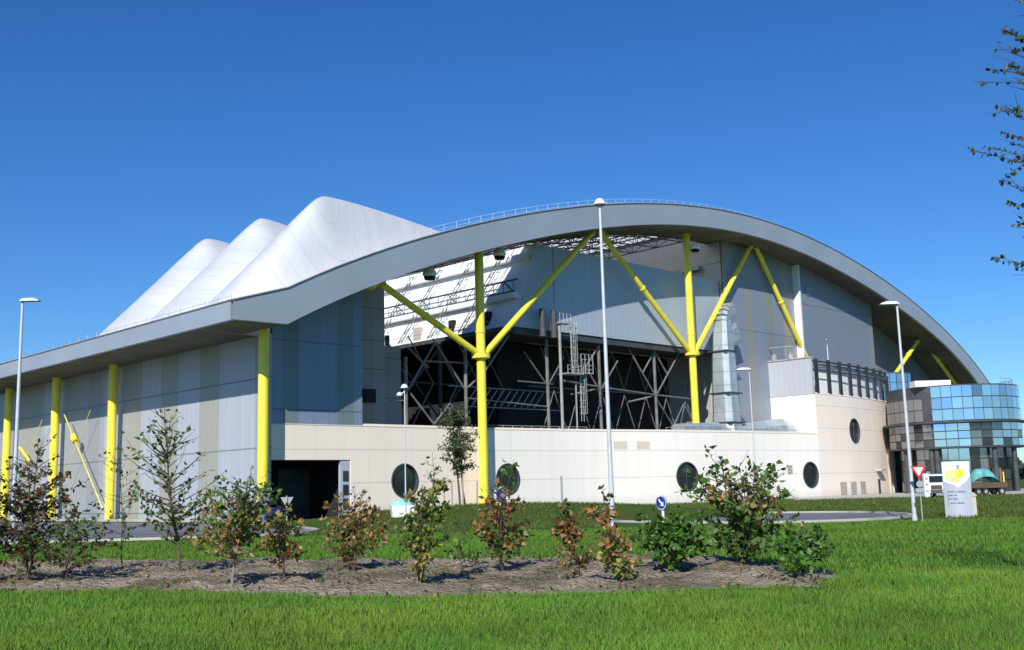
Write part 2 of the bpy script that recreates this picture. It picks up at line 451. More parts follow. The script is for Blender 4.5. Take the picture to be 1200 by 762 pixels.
# ---------------------------------------------------------------- arch curves (bottom and top of the fascia)
top_pts = np.array([(-3.8, 21.4), (1.4, 24.0), (9.9, 27.9), (20.6, 32.3), (32.1, 36.0), (40.2, 38.3), (53.2, 41.2), (64.6, 43.2), (75.9, 44.2), (91.4, 44.7), (108.8, 43.9), (123, 41.6), (138.6, 37.7), (154.3, 33.3), (164.4, 29.6), (177.4, 22.4), (184, 18.0)])
bot_pts = np.array([(-.3, 19.7), (5.5, 22.1), (9.9, 24.5), (16.2, 27.0), (25.5, 30.5), (32, 32.7), (46.5, 36.5), (64.3, 39.8), (72.1, 41.0), (91.1, 41.8), (105.1, 40.8), (120.9, 38.5), (138, 34.6), (147, 32.3), (160.6, 27.8), (171.4, 22.1), (178, 17.5)])
ct = np.polyfit(top_pts[:, 0]/90-1, top_pts[:, 1], 6); cb = np.polyfit(bot_pts[:, 0]/90-1, bot_pts[:, 1], 6)
def zt(u): return float(np.polyval(ct, u/90-1)) if u > -3.8 else 21.4
def zb(u): return float(np.polyval(cb, u/90-1)) if u > -.3 else 19.5
ZT0 = 21.4
def ztop(u):
    return max(ZT0, zt(u)) if u < 100 else zt(u)
def zbot(u):
    return 19.5 if u < -.2 else (max(19.5, zb(u)) if u < 100 else zb(u))
WF = -4.7     # plane of the arch fascia
UE = 184

# ---------------------------------------------------------------- the plant: main hall
hall = empty('plant_hall', (O.x, O.y, 0), 'huge grey industrial hall with arched roof, yellow columns and three white hoods', 'building', RZ)
us = sorted(set([-6.3, -.2, -.1]+[float(x) for x in np.arange(0, UE+.1, 1.5)]))
m = MB()
for a, b in zip(us, us[1:]):
    m.face([(a, WF, zbot(a)), (b, WF, zbot(b)), (b, WF, ztop(b)), (a, WF, ztop(a))], smooth=False)
    m.face([(a, WF+.5, zbot(a)), (a, WF+.5, ztop(a)), (b, WF+.5, ztop(b)), (b, WF+.5, zbot(b))])
    m.face([(a, WF, ztop(a)), (b, WF, ztop(b)), (b, WF+.5, ztop(b)), (a, WF+.5, ztop(a))])
    m.face([(a, WF, zbot(a)), (a, WF+.5, zbot(a)), (b, WF+.5, zbot(b)), (b, WF, zbot(b))])
m.build('arch_fascia', 'fascia', hall)
m = MB(); m.box(-6.3, -5.8, WF+.505, 82, 19.5, 21.4); m.build('eave_fascia', 'fascia', hall)
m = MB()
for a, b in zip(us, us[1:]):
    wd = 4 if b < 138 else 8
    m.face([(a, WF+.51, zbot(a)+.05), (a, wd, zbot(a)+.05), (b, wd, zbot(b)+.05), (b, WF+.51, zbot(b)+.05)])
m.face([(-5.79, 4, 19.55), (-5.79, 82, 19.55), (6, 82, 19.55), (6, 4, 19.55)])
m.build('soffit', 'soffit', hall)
# gutter trim under fascia, thin shadow-line flashing
m = MB()
for a, b in zip(us, us[1:]):
    m.tube((a, WF-.05, ztop(a)+.02), (b, WF-.05, ztop(b)+.02), .09, n=4, caps=False)
m.tube((-6.35, WF, 21.42), (-6.35, 82, 21.42), .09, n=4); m.build('edge_flashing', 'steel', hall)

# roof shell
HC = [(9.4, 2.8+13.1*k) for k in range(3)]; HZ = 36.2
def hood_z(u, w_, k):
    cu, cw = HC[k]
    du = u-cu; dw = w_-cw
    fl = du/15.0*16.6 if du < 0 else du*(.14 if k == 0 else .30)
    g_ = dw*(2.7 if (k == 0 and dw < 0) else 1.15 if (k == 2 and dw > 0) else 1.30)
    d = math.hypot(fl, g_)
    c = 1.15
    z = HZ-(math.sqrt(d*d+c*c)-c)
    z -= .15*math.sin(min(1, max(0, d/14))*math.pi)      # slightly hollow flanks
    return z
def roof_z(u, w_): return ztop(u)-.22
m = MB(); mt = MB()
wsr = [WF+.5, -2, 0, 4, 8, 12, 16, 20, 24, 28, 32, 36]
for a, b in zip(us, us[1:]):
    for c, d in zip(wsr, wsr[1:]):
        if 20 < (a+b)/2 < 42 and 0 <= c < 34: continue
        tr = 42 <= (a+b)/2 < 86 and c >= 4
        q = [(a, c, roof_z(a, c)), (b, c, roof_z(b, c)), (b, d, roof_z(b, d)), (a, d, roof_z(a, d))]
        (mt if tr else m).face(q)
m.build('roof', 'membrane', hall); mt.build('roof_light', 'translucent', hall)
m = MB(); m.face([(-5.8, 36, 21.2), (30, 36, 21.2), (30, 82, 21.2), (-5.8, 82, 21.2)]); m.build('roof', 'membrane', hall)
M['clad_rear'] = cladding('pale_rear_cladding', (.55, .55, .54), [], 0, 184, ())
# back of the vault
m = MB()
for a, b in zip(us, us[1:]):
    if a < 3: continue
    m.face([(a, 36, 0), (b, 36, 0), (b, 36, roof_z(b, 0)), (a, 36, roof_z(a, 0))], [(a, 0), (b, 0), (b, roof_z(b, 0)), (a, roof_z(a, 0))])
m.build('rear_wall', M['clad_rear'], hall)

# three white hoods on the roof
for k in range(3):
    cu, cw = HC[k]
    w0 = WF+.55 if k == 0 else cw-6.55; w1 = cw+(14 if k == 2 else 6.55)
    m = MB(); du = .6; nw = 24
    uu = np.arange(-5.9, 33 if k == 0 else 26, du)
    ww = [w0+(w1-w0)*i/nw for i in range(nw+1)]
    def P(u, w_):
        base = roof_z(u, w_) if w_ < 36.2 else 21.1
        return max(hood_z(u, w_, k), base-.15)
    for a in uu:
        for c, d in zip(ww, ww[1:]):
            pts = [(a, c), (a+du, c), (a+du, d), (a, d)]
            zs = [P(*p) for p in pts]
            if all(z <= (roof_z(*p) if p[1] < 36.2 else 21.1)-.1 for z, p in zip(zs, pts)): continue
            uvs = []
            for p, z in zip(pts, zs):
                uvs.append((math.atan2((p[1]-cw)*1.3, (p[0]-cu) if p[0] < cu else (p[0]-cu)*.3), math.hypot(p[0]-cu, p[1]-cw)))
            if max(q[0] for q in uvs)-min(q[0] for q in uvs) > 2: uvs = [uvs[0]]*4
            m.face([(p[0], p[1], z) for p, z in zip(pts, zs)], uvs, smooth=True)
    o = m.build('roof_hood', 'hood', hall)
    o['label'] = ['front white roof hood, nearest the arch', 'middle white roof hood', 'rear white roof hood farthest left'][k]

# tubes added to draw the dark shading line in each hood valley
for k in range(2):
    wv = HC[k][1]+6.55; m = MB(); pts = []
    for u in np.arange(-5.9, 12, 1.0): pts.append((float(u), wv-.12, max(hood_z(float(u), wv, k), roof_z(float(u), wv)-.1)+.34))
    for a, b in zip(pts, pts[1:]): m.tube(a, b, .2, n=6, caps=False)
    m.build('valley_shade_line', 'grey_plastic', hall)
# roof edge railing
m = MB()
def rail(mb, pts, h=1.1, r=.035, step=None):
    for i, p in enumerate(pts):
        mb.tube(p, (p[0], p[1], p[2]+h), r, n=4)
    for a, b in zip(pts, pts[1:]):
        mb.tube((a[0], a[1], a[2]+h), (b[0], b[1], b[2]+h), r, n=4); mb.tube((a[0], a[1], a[2]+h*.55), (b[0], b[1], b[2]+h*.55), r*.8, n=4)
rail(m, [(u, WF+1.4, ztop(u)-.2) for u in np.arange(18, 125, 2.0)], r=.015)
m.build('roof_railing', 'white', hall)
m = MB()
for wv in np.arange(-2, 60, 2.6): m.tube((-4.9, wv, 21.2), (-5.0, wv, 22.5), .04, n=4)
m.tube((-5.0, -2, 22.3), (-5.0, 58, 22.3), .02, n=4); m.build('roof_post_line', 'steel', hall)

# columns
def column(u, w_, z1, base=False, z0=-.3):
    m = MB(); m.tube((u, w_, z0), (u, w_, z1), .56, n=24); o = m.build('column', 'yellow', hall)
    return o
def ring(parent, c, ax, r, h, mat='yellow'):
    a = Vector(c)-Vector(ax).normalized()*h/2; b = Vector(c)+Vector(ax).normalized()*h/2
    return MB().tube(a, b, r, n=20).build('collar', mat, parent)
c0 = column(0, 0, 19.6); MB().box(-.75, .3, -.85, -.5, -.2, 3.4).build('impact_guard', 'grey_plastic', c0)
for wv in (35.4, 53.4, 71.2): column(0, wv, 19.6)
c1 = column(30.6, 0, 32.5); ring(c1, (30.6, 0, 18.9), (0, 0, 1), 1.15, .5); ring(c1, (30.6, 0, 21.9), (0, 0, 1), .64, .2)
c2 = column(74.9, 0, 41.2); ring(c2, (74.9, 0, 22.3), (0, 0, 1), 1.15, .5); ring(c2, (74.9, 0, 25.3), (0, 0, 1), .64, .2)
column(172, 1.5, 22)
for a, b in (((29.9, 0, 19.3), (15.2, 0, 26.2)), ((31.3, 0, 19.3), (52.6, 0, 38.0)), ((74.2, 0, 22.6), (54.4, 0, 38.2)), ((75.6, 0, 22.6), (93.2, 0, 42.0)),
             ((110.2, 0, 22.4), (94.6, 0, 42.0)), ((141.0, -.6, 22.6), (154.2, -.4, 31.0)), ((170, -.6, 22.0), (155.6, -.4, 31.0))):
    m = MB(); m.tube(a, b, .40, n=16); s_ = m.build('strut', 'yellow', hall)
    A, B = Vector(a), Vector(b); ring(s_, A.lerp(B, .55), B-A, .50, .28)
    m = MB(); m.tube(A.lerp(B, .985)-Vector((0, .0, .1)), B+Vector((0, 0, .3)), .55, n=12); m.build('node_plate', 'yellow_dull', s_)
m = MB(); m.tube((12.7, -1.2, 25.3), (13.9, -.9, 26.2), .42, n=12); m.build('strut_stub', 'yellow', hall)
# bracing between the left columns
m = MB(); m.tube((.0, 50.3, 14.2), (.0, 37.4, 1.6), .08, n=8); m.build('brace', 'yellow_dull', hall)
m = MB(); m.tube((.0, 42.0, 14.2), (.0, 50.0, 5.2), .045, n=6); m.tube((0, 46.4, 10.4), (0, 47.2, 11.2), .42, n=12); m.build('brace', 'yellow', hall)
m = MB(); m.tube((.0, 66, 10.5), (.0, 62, 8.4), .2, n=8); m.tube((0, 58, 14), (0, 64, 8.2), .06, n=6); m.build('brace', 'yellow', hall)

# left wing wall (faces the sun, shaded at the top by the eave)
lw = [(2, 3.6, BLUEG), (4, 11.4, PALE), (11.6, 15.7, BEIGE), (15.8, 21, PALE), (21.1, 25.2, BEIGE), (25.3, 30.2, PALE), (30.4, 34.2, BEIGE), (36, 41, PALE), (42, 46, (.36, .37, .40)), (46.2, 53, (.40, .41, .43)), (54, 61, PALE), (62, 70, (.42, .41, .38))]
M['clad_left'] = cladding('grey_sheet_cladding_left', (.44, .44, .46), lw, 0, 82, (7.6, 14.95, .9))
m = MB(); m.box(1.5, 1.9, 1.5, 82, -.5, 19.54); m.build('wall', 'clad_left', hall)
M['clad_a'] = cladding('grey_sheet_cladding_front', (.25, .32, .43), [(3.2, 5.2, (.20, .26, .26)), (10.2, 12.5, (.20, .26, .26))], 1.5, 14, (11.6, 19.0))
def wall_w(name, u0, u1, w_, z0, zf, mat, th=.4, step=1.0, parent=hall):
    m = MB(); n = max(1, int(round((u1-u0)/step)))
    for i in range(n):
        a = u0+(u1-u0)*i/n; b = u0+(u1-u0)*(i+1)/n
        za, zb_ = zf(a), zf(b)
        m.face([(a, w_, z0), (b, w_, z0), (b, w_, zb_), (a, w_, za)], [(a, z0), (b, z0), (b, zb_), (a, za)])
    m.face([(u0, w_, z0), (u0, w_, zf(u0)), (u0, w_+th, zf(u0)), (u0, w_+th, z0)], [(u0, z0), (u0, zf(u0)), (u0+.1, zf(u0)), (u0+.1, z0)])
    m.face([(u1, w_, z0), (u1, w_+th, z0), (u1, w_+th, zf(u1)), (u1, w_, zf(u1))], [(u1, z0), (u1+.1, z0), (u1+.1, zf(u1)), (u1, zf(u1))])
    for i in range(n):
        a = u0+(u1-u0)*i/n; b = u0+(u1-u0)*(i+1)/n
        m.face([(a, w_+th, z0), (a, w_+th, zf(a)), (b, w_+th, zf(b)), (b, w_+th, z0)], [(a, z0), (a, zf(a)), (b, zf(b)), (b, z0)])
        m.face([(a, w_, zf(a)), (b, w_, zf(b)), (b, w_+th, zf(b)), (a, w_+th, zf(a))])
    return m.build(name, mat, parent)
wall_w('wall', 1.9, 13.6, 1.52, 9.9, lambda u: zbot(u), 'clad_a')
M['clad_b'] = cladding('beige_sheet_cladding', (.36, .36, .36), [(15, 20, (.34, .33, .28))], 13, 26, (17.5, 21, 25))
wall_w('wall', 13.6, 21.9, 8, 9, lambda u: zbot(u), 'clad_b'); 
M['clad_low'] = cladding('grey_sheet_cladding_low', (.30, .31, .32), [], 13, 26, (14, 19))
wall_w('wall', 21.9, 24.4, 8, 9, lambda u: 20.5, 'clad_low')
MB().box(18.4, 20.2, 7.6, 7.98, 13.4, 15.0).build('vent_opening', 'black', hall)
MB().box(13.2, 13.6, 1.95, 8, 9, 24.4).build('wall', 'clad_low', hall)
# right part of the front
M['clad_r1'] = cladding('blue_grey_cladding_centre_right', (.27, .31, .37), [(86, 88, (.33, .34, .36)), (91.5, 93.5, (.34, .31, .27)), (98.0, 100, (.29, .30, .25)), (103.4, 105.6, (.37, .35, .29)), (105.6, 108, (.33, .34, .35))], 84, 109, (27.5,))
wall_w('wall', 86, 107.6, .8, 0, lambda u: zbot(u), 'clad_r1')
M['clad_r2'] = cladding('blue_grey_cladding_right', (.25, .29, .35), [(106, 107.2, PALE), (132.2, 134, (.32, .31, .27))], 106, 135, (33.5,))
wall_w('wall', 107.6, 134, -.3, 9, lambda u: zbot(u), 'clad_r2')
MB().box(107.2, 107.6, -.5, .78, 9, zbot(107)-.1).build('white_edge_panel', 'white', hall)
MB().box(109.6, 111.0, -.42, -.32, 35.2, 37.2).build('wall_panel', 'clad_r1', hall)
M['clad_r3'] = cladding('grey_cladding_far_right', (.27, .28, .31), [(150, 154, (.33, .31, .27)), (160, 166, (.31, .32, .36))], 134, 180, ())
wall_w('wall', 134, 178, 4.2, 0, lambda u: zbot(u), 'clad_r3')
MB().box(133.6, 133.99, .12, 4.2, 9, zbot(133.8)).build('wall', 'clad_r2', hall)
MB().box(137.5, 141.5, 3.2, 4.15, 31, 33.3).build('vent_housing', 'dark_steel', hall)
# wall on the right side of the open bay, facing left
M['clad_ret'] = cladding('pale_cladding_bay', (.52, .53, .54), [], 0, 40, (34, 38.4))
m = MB(); m.box(86, 86.4, 1.42, 36, 0, ztop(86)-.25); m.build('wall', 'clad_ret', hall)
MB().box(84.9, 85.98, 5, 36, 37.6, 38.2).build('ledge', 'steel', hall)
# black walls added as backdrop, the shade under the boiler house put into their colour
MB().box(13.6, 46, 34, 34.4, 0, 24).build('dark_backdrop', 'black', hall)
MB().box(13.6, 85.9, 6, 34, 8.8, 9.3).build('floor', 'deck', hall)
m = MB(); m.box(46, 85.8, 13, 33.9, 0, 23.3); m.build('dark_backdrop', 'black', hall)

# roof space frame over the bay
m = MB(); st = 5.2
un = list(np.arange(14.0, 86, st)); wn = list(np.arange(.5, 36, st))
for i, u in enumerate(un):
    for j, wv in enumerate(wn):
        zz = zbot(u)+.25
        if 19 < u < 40 and wv > 3: continue
        if i+1 < len(un): m.tube((u, wv, zz), (un[i+1], wv, zbot(un[i+1])+.25), .11, n=4, caps=False)
        if j+1 < len(wn): m.tube((u, wv, zz), (u, wn[j+1], zz), .11, n=4, caps=False)
        uc, wc = u+st/2, wv+st/2
        if uc < 86 and wc < 36:
            tz = ztop(uc)-.5
            for a, b in ((u, wv), (u+st, wv), (u, wv+st), (u+st, wv+st)):
                if a < 86 and b < 36: m.tube((a, b, zbot(a)+.25), (uc, wc, tz), .065, n=4, caps=False)
            if i % 1 == 0 and uc+st < 86: m.tube((uc, wc, tz), (uc+st, wc, ztop(uc+st)-.5), .09, n=4, caps=False)
            if wc+st < 36: m.tube((uc, wc, tz), (uc, wc+st, tz), .09, n=4, caps=False)
m.build('space_frame', 'dark_steel', hall)
# white flood lamps under the arch
for u, z in ((21.6, 27.9), (33.2, 31.9), (75.6, 38.8)):
    m = MB(); m.lathe((u, -1.05, z), [(.02, .9), (.5, .75), (.8, .3), (.85, 0), (.7, -.25)], 16); fl = m.build('flood_lamp', 'bright_white', hall)
    MB().lathe((u, -1.05, z), [(.7, -.25), (.6, -.6), (.02, -.62)], 16).build('lamp_lens', 'black', fl)

# ---------------------------------------------------------------- raised boiler house
bh = empty('boiler_house', (O.x, O.y, 0), 'raised blue-grey and white boiler house on steel legs inside the arch', 'building', RZ)
def su(z): return 38.5+(z-23.6)*(43-38.5)/(35.2-23.6)     # left side leans
ZB, ZTT = 23.6, 35.3
M['clad_box'] = cladding('blue_grey_boiler_cladding', (.46, .53, .62), [(38, 46.2, (.40, .46, .55))], 38, 85, ())
m = MB()
m.face([(su(ZB), 2, ZB), (46.4, 2, ZB), (46.4, 2, ZTT), (su(ZTT), 2, ZTT)], [(39, ZB), (46.2, ZB), (46.2, ZTT), (43, ZTT)])
m.face([(46.4, 1.9, ZB), (85.8, 1.9, ZB), (85.8, 1.9, ZTT), (46.4, 1.9, ZTT)], [(46.4, ZB), (85.8, ZB), (85.8, ZTT), (46.4, ZTT)])
m.face([(46.4, 1.9, ZB), (46.4, 1.9, ZTT), (46.4, 2, ZTT), (46.4, 2, ZB)])
m.build('front_wall', 'clad_box', bh)
m = MB()
m.face([(su(ZB), 36, ZB), (su(ZB), 2, ZB), (su(ZTT), 2, ZTT), (su(ZTT), 36, ZTT)]); m.build('side_wall', 'wall_white', bh)
m = MB(); m.face([(su(ZB), 2, ZB), (su(ZB), 36, ZB), (85.8, 36, ZB), (85.8, 1.95, ZB)]); m.face([(su(ZTT), 2, ZTT), (85.8, 1.95, ZTT), (85.8, 36, ZTT), (su(ZTT), 36, ZTT)])
m.build('roof_and_floor', 'dark_steel', bh)
for z0, z1, d in ((27.6, 28.35, 1.0), (33.2, 33.9, 1.0)):
    m = MB(); m.box(su(z0)-d, su(z0)+.3, 2.6, 34, z0, z1); m.build('ledge', 'white', bh)
m = MB()
for z in (30.2, 28.5): m.tube((su(z)-1.05, 2.6, z), (su(z)-1.05, 34, z), .13, n=4)
k = 0
for wv in np.arange(3, 34, 1.9):
    m.tube((su(29)-1.05, wv, 28.5), (su(29)-1.05, wv, 30.2), .07, n=4)
    if k % 3 == 0: m.tube((su(29)-1.05, wv, 28.5), (su(29)-1.05, wv+1.9, 30.2), .10, n=4)
    if k % 3 == 1: m.tube((su(29)-1.05, wv, 30.2), (su(29)-1.05, wv+1.9, 28.5), .07, n=4)
    k += 1
m.build('gantry_truss', 'dark_steel', bh)
for a, b in ((26.4, 30.4), (19.9, 24.5), (13.4, 17.9), (7.0, 11.4)):
    m = MB(); n = 14
    pt = lambda t, s: (su(34.4-t*10.6)-1.15, a+(b-a)*t+s, 34.4-t*10.6)
    for s in (-.38, .38): m.tube(pt(0, s), pt(1, s), .07, n=4)
    for i in range(n): m.tube(pt(i/n, -.38), pt((i+1)/n if i % 2 else i/n, .38), .06, n=4)
    m.build('lattice_mast', 'leg_steel', bh)
for w0, w1, z0, z1, mt_ in ((14.2, 15.2, 24.0, 26.1, 'black'), (7.0, 7.9, 23.9, 26.3, 'black'), (8.0, 9.1, 23.9, 26.3, 'louvre'), (21.3, 22.9, 23.8, 26.0, 'louvre')):
    m = MB(); m.box(su(z1)-.75, su(z1)-.2, w0, w1, z0, z1)
    m.build('door' if z0 < 24 else 'window', mt_, bh)
# floor edge beams, handrail, legs and bracing
MB().box(su(ZB)-1.9, su(ZB)+.3, 2.2, 34, 22.9, 23.45).build('edge_beam', 'dark_steel', bh)
m = MB(); rail(m, [(su(ZB)-1.7, wv, 23.45) for wv in np.arange(3, 34, 2)], 1.0, .035); m.build('handrail', 'steel', bh)
MB().box(su(ZB), 85.8, 2.1, 2.7, 22.7, 23.55).build('edge_beam', 'dark_steel', bh)
mats = 'steel'
for u, z1 in ((21.1, 18.5), (30.7, 20.5), (45.6, 22.6), (56.4, 22.6), (69.2, 22.6), (79, 22.6)):
    MB().tube((u, 3, 9), (u, 3, z1), .23, n=8).build('leg', 'leg_steel', bh)
def bar(name, pts, r, mat='leg_steel', parent=bh):
    r *= .66
    for a, b in pts: MB().tube(a, b, r, n=6).build(name, mat, parent)
W3 = 3.0
bar('brace', [((56.4, W3, 16.0), (50.7, W3, 22.4)), ((56.4, W3, 16.0), (60.6, W3, 20.6)), ((53.6, W3, 19.4), (56.5, W3, 22.5))], .2)
bar('brace', [((69.2, W3, 15.8), (63.3, W3, 22.5)), ((69.2, W3, 15.8), (75.6, W3, 22.8)), ((66.3, W3, 19.2), (69.2, W3, 22.4)), ((72.4, W3, 19.2), (69.6, W3, 22.4))], .2)
bar('brace', [((69.2, W3, 15.6), (73.2, W3, 11.4)), ((73.2, W3, 11.4), (76.2, W3, 15.0)), ((76.2, W3, 15), (79, W3, 11.2)), ((72.2, W3, 10), (76.2, W3, 15.0))], .14)
bar('beam', [((48.9, W3, 17.1), (56.4, W3, 16.6)), ((56.4, W3, 16.6), (69.2, W3, 16.0)), ((69.2, W3, 16.0), (79, W3, 15.7)), ((53, 5.5, 15.6), (56.4, W3, 16.4)), ((65.6, 5.5, 15.0), (69.2, W3, 15.9))], .2)
bar('brace', [((25.8, W3, 20.6), (30.6, W3, 15.0)), ((25.8, W3, 20.6), (21.2, W3, 14.3)), ((21.6, W3, 19.6), (24.6, W3, 17.4)), ((21.8, W3, 14.2), (25.4, W3, 10.6)), ((25.4, W3, 10.6), (28, W3, 13.2)), ((28, W3, 13.2), (31, W3, 10.6)), ((30.6, W3, 15), (34, W3, 17.5)), ((34, W3, 17.5), (38.5, W3, 22.6))], .2)
bar('beam', [((18.8, W3, 13.2), (21.2, W3, 13.3)), ((24, W3, 18.2), (30.6, W3, 18.4)), ((30.7, W3, 14.0), (45.6, W3, 13.4)), ((40, W3, 16.6), (46.6, W3, 16.5))], .16)
bar('brace', [((45.6, W3, 16.2), (41.2, W3, 20.6)), ((45.6, W3, 16.2), (49, W3, 20.4)), ((37.4, W3, 22), (33, W3, 18))], .16)
# second row of legs deeper inside
for u in (27, 36, 44):
    MB().tube((u, 14, 9), (u, 14, 22.9), .3, n=6).build('leg', 'dark_steel', bh)
bar('brace', [((27, 14, 12), (36, 14, 22)), ((36, 14, 12), (44, 14, 22)), ((27, 14, 22), (36, 14, 12)), ((27, 14, 17), (44, 14, 17))], .2, 'dark_steel')
bar('brace', [((u, 9, 13.8), (u+2.0, 9, 16.0)) for u in np.arange(36, 50, 1.3)], .14, 'steel')
bar('beam', [((33, 9, 13.6), (55, 9, 13.6)), ((33, 9, 16.2), (55, 9, 16.2))], .13, 'steel')
for u in np.arange(48.5, 80, 5.2):
    u = float(u)
    bar('brace', [((u, 7, 10.2), (u+2.6, 7, 16.2)), ((u+5.2, 7, 10.2), (u+2.6, 7, 16.2)), ((u, 7, 22.6), (u+2.6, 7, 17.0)), ((u+5.2, 7, 22.6), (u+2.6, 7, 17.0))], .12)
bar('beam', [((46, 7, 16.6), (85, 7, 16.6)), ((46, 7, 10.1), (85, 7, 10.1)), ((46, 7, 22.6), (85, 7, 22.6))], .15)
for u in np.arange(23, 40, 4.2):
    u = float(u)
    bar('brace', [((u, 10, 10), (u+4.2, 10, 16.5)), ((u+4.2, 10, 16.5), (u, 10, 22.4))], .13)
# exhaust stacks and caged ladder
for u in (42.9, 45.1): MB().tube((u, 1.0, 22.5), (u, 1.0, 26.2), .45, n=14).build('exhaust_stack', 'dark_steel', bh)
lad = empty('access_ladder', wor(47.6, .6, 9.4), 'caged steel access ladder with small platforms in front of the dark bay', 'ladder', RZ)
m = MB(); m.tube((-1.9, 0, -.3), (-1.9, 0, 15.2), .2, n=8); m.tube((1.0, 0, -.3), (1.0, 0, 7.0), .12, n=6); m.build('post', 'steel', lad)
def caged(x, z0, z1, y=0):
    m = MB()
    for s in (-.28, .28): m.tube((x+s, y, z0), (x+s, y, z1), .05, n=4)
    for z in np.arange(z0+.2, z1, .33): m.tube((x-.28, y, z), (x+.28, y, z), .03, n=4)
    cage = []
    for z in np.arange(z0+1, z1+.01, .9):
        for i in range(8):
            a0, a1 = math.pi*i/8, math.pi*(i+1)/8
            m.tube((x+.5*math.cos(a0), y-.75*math.sin(a0), z), (x+.5*math.cos(a1), y-.75*math.sin(a1), z), .045, n=4, caps=False)
    for i in (1, 3, 5, 7):
        a0 = math.pi*i/8; m.tube((x+.5*math.cos(a0), y-.75*math.sin(a0), z0+1), (x+.5*math.cos(a0), y-.75*math.sin(a0), z1), .04, n=4)
    return m.build('caged_ladder', 'steel', lad)
caged(2.2, 2.0, 8.4); caged(.6, 8.2, 15.6)
for x0, x1, z in ((-1.7, 1.4, 8.2), (1.0, 3.4, 8.4)):
    m = MB(); m.box(x0, x1, -1.1, .6, z, z+.15)
    for zz in (.6, 1.15):
        m.tube((x0, -1.1, z+zz), (x1, -1.1, z+zz), .05, n=4); m.tube((x1, -1.1, z+zz), (x1, .6, z+zz), .05, n=4)
    for xx in np.linspace(x0, x1, 4): m.tube((xx, -1.1, z), (xx, -1.1, z+2.6 if x0 > 0 else z+1.2), .05, n=4)
    if x0 > 0: m.tube((x0, -1.1, z+2.6), (x1, -1.1, z+2.6), .05, n=4); m.tube((x0, -1.1, z+1.9), (x1, -1.1, z+1.9), .05, n=4)
    m.build('platform', 'steel', lad)
m = MB(); m.box(-2.4, -.2, -.6, .4, 15.0, 15.2)
for xx in (-2.4, -1.7, -1, -.2): m.tube((xx, -.6, 15.2), (xx, -.6, 16.4), .05, n=4)
m.tube((-2.4, -.6, 16.3), (-.2, -.6, 16.3), .05, n=4); m.build('platform', 'steel', lad)

# ---------------------------------------------------------------- low white building wrapped round the front (portholes)
pod = empty('podium_building', (O.x, O.y, 0), 'low cream and white concrete building with round porthole windows along the front', 'building', RZ)
Bpts = smooth_poly([(31, 1.5), (40, .9), (51.6, -.5), (65.9, -3.9), (76.5, -5.6), (90.8, -6.9), (97.5, -7.5)], 5, False)
Cpts = smooth_poly([(97.5, -7.5), (104, -7.55), (110.9, -7.2), (121, -6), (127, -4.9), (131.5, -3.6)], 5, False)+[(132.6, -2.2), (133.4, 2)]
def wall_path(name, pts, z0, z1, mat, th=.6, s0=0., parent=pod):
    bm = bmesh.new(); uvl = bm.loops.layers.uv.new('UVMap')
    P = [Vector(p) for p in pts]; N = len(P); inn = []
    for i in range(N):
        d = (P[min(i+1, N-1)]-P[max(i-1, 0)]).normalized(); inn.append(P[i]+Vector((-d.y, d.x))*th)
    s = [s0]
    for i in range(N-1): s.append(s[-1]+(P[i+1]-P[i]).length)
    ring_ = []
    for i in range(N):
        ring_.append([bm.verts.new((*P[i], z0)), bm.verts.new((*P[i], z1)), bm.verts.new((*inn[i], z1)), bm.verts.new((*inn[i], z0))])
    def fc(vs, uv):
        f = bm.faces.new(vs)
        for l, q in zip(f.loops, uv): l[uvl].uv = q
    for i in range(N-1):
        a, b = ring_[i], ring_[i+1]
        fc([a[0], b[0], b[1], a[1]], [(s[i], z0), (s[i+1], z0), (s[i+1], z1), (s[i], z1)])
        fc([a[1], b[1], b[2], a[2]], [(s[i], 1), (s[i+1], 1), (s[i+1], 1.3), (s[i], 1.3)])
        fc([a[2], b[2], b[3], a[3]], [(s[i], z1), (s[i+1], z1), (s[i+1], z0), (s[i], z0)])
        fc([a[3], b[3], b[0], a[0]], [(s[i], 1), (s[i+1], 1), (s[i+1], 1.3), (s[i], 1.3)])
    fc(ring_[0], [(s[0], z0), (s[0], z1), (s[0]+.1, z1), (s[0]+.1, z0)]); fc(ring_[-1][::-1], [(s[0], z0), (s[0]+.1, z0), (s[0]+.1, z1), (s[0], z1)])
    bmesh.ops.recalc_face_normals(bm, faces=bm.faces)
    me = bpy.data.meshes.new(name); bm.to_mesh(me); bm.free(); me.materials.append(M[mat])
    o = bpy.data.objects.new(name, me); col.objects.link(o); o.parent = parent
    return o
def at_path(pts, u):
    for a, b in zip(pts, pts[1:]):
        if a[0] <= u <= b[0]:
            t = (u-a[0])/(b[0]-a[0]); d = (Vector(b)-Vector(a)).normalized()
            return Vector((u, a[1]+(b[1]-a[1])*t)), d
    return Vector(pts[-1]), Vector((1, 0))
Apts = [(12, 1.5), (31, 1.5)]
def porthole_cut(o, p, d, z, r):
    n = Vector((d.y, -d.x, 0))
    bm = bmesh.new(); bmesh.ops.create_cone(bm, cap_ends=True, segments=40, radius1=r, radius2=r, depth=3)
    me = bpy.data.meshes.new('cutter'); bm.to_mesh(me); bm.free()
    c = bpy.data.objects.new('cutter', me); col.objects.link(c)
    c.matrix_world = Matrix.Translation(pod_m@Vector((p.x, p.y, z))) @ (pod_m.to_3x3()@n).to_track_quat('Z', 'Y').to_matrix().to_4x4()
    md = o.modifiers.new('cut', 'BOOLEAN'); md.object = c; md.operation = 'DIFFERENCE'; md.solver = 'EXACT'
    bpy.context.view_layer.update()
    dg = bpy.context.evaluated_depsgraph_get()
    nm = bpy.data.meshes.new_from_object(o.evaluated_get(dg)); o.modifiers.clear(); o.data = nm
    bpy.data.objects.remove(c)
pod_m = Matrix.Translation((O.x, O.y, 0))@Matrix.Rotation(RZ, 4, 'Z')
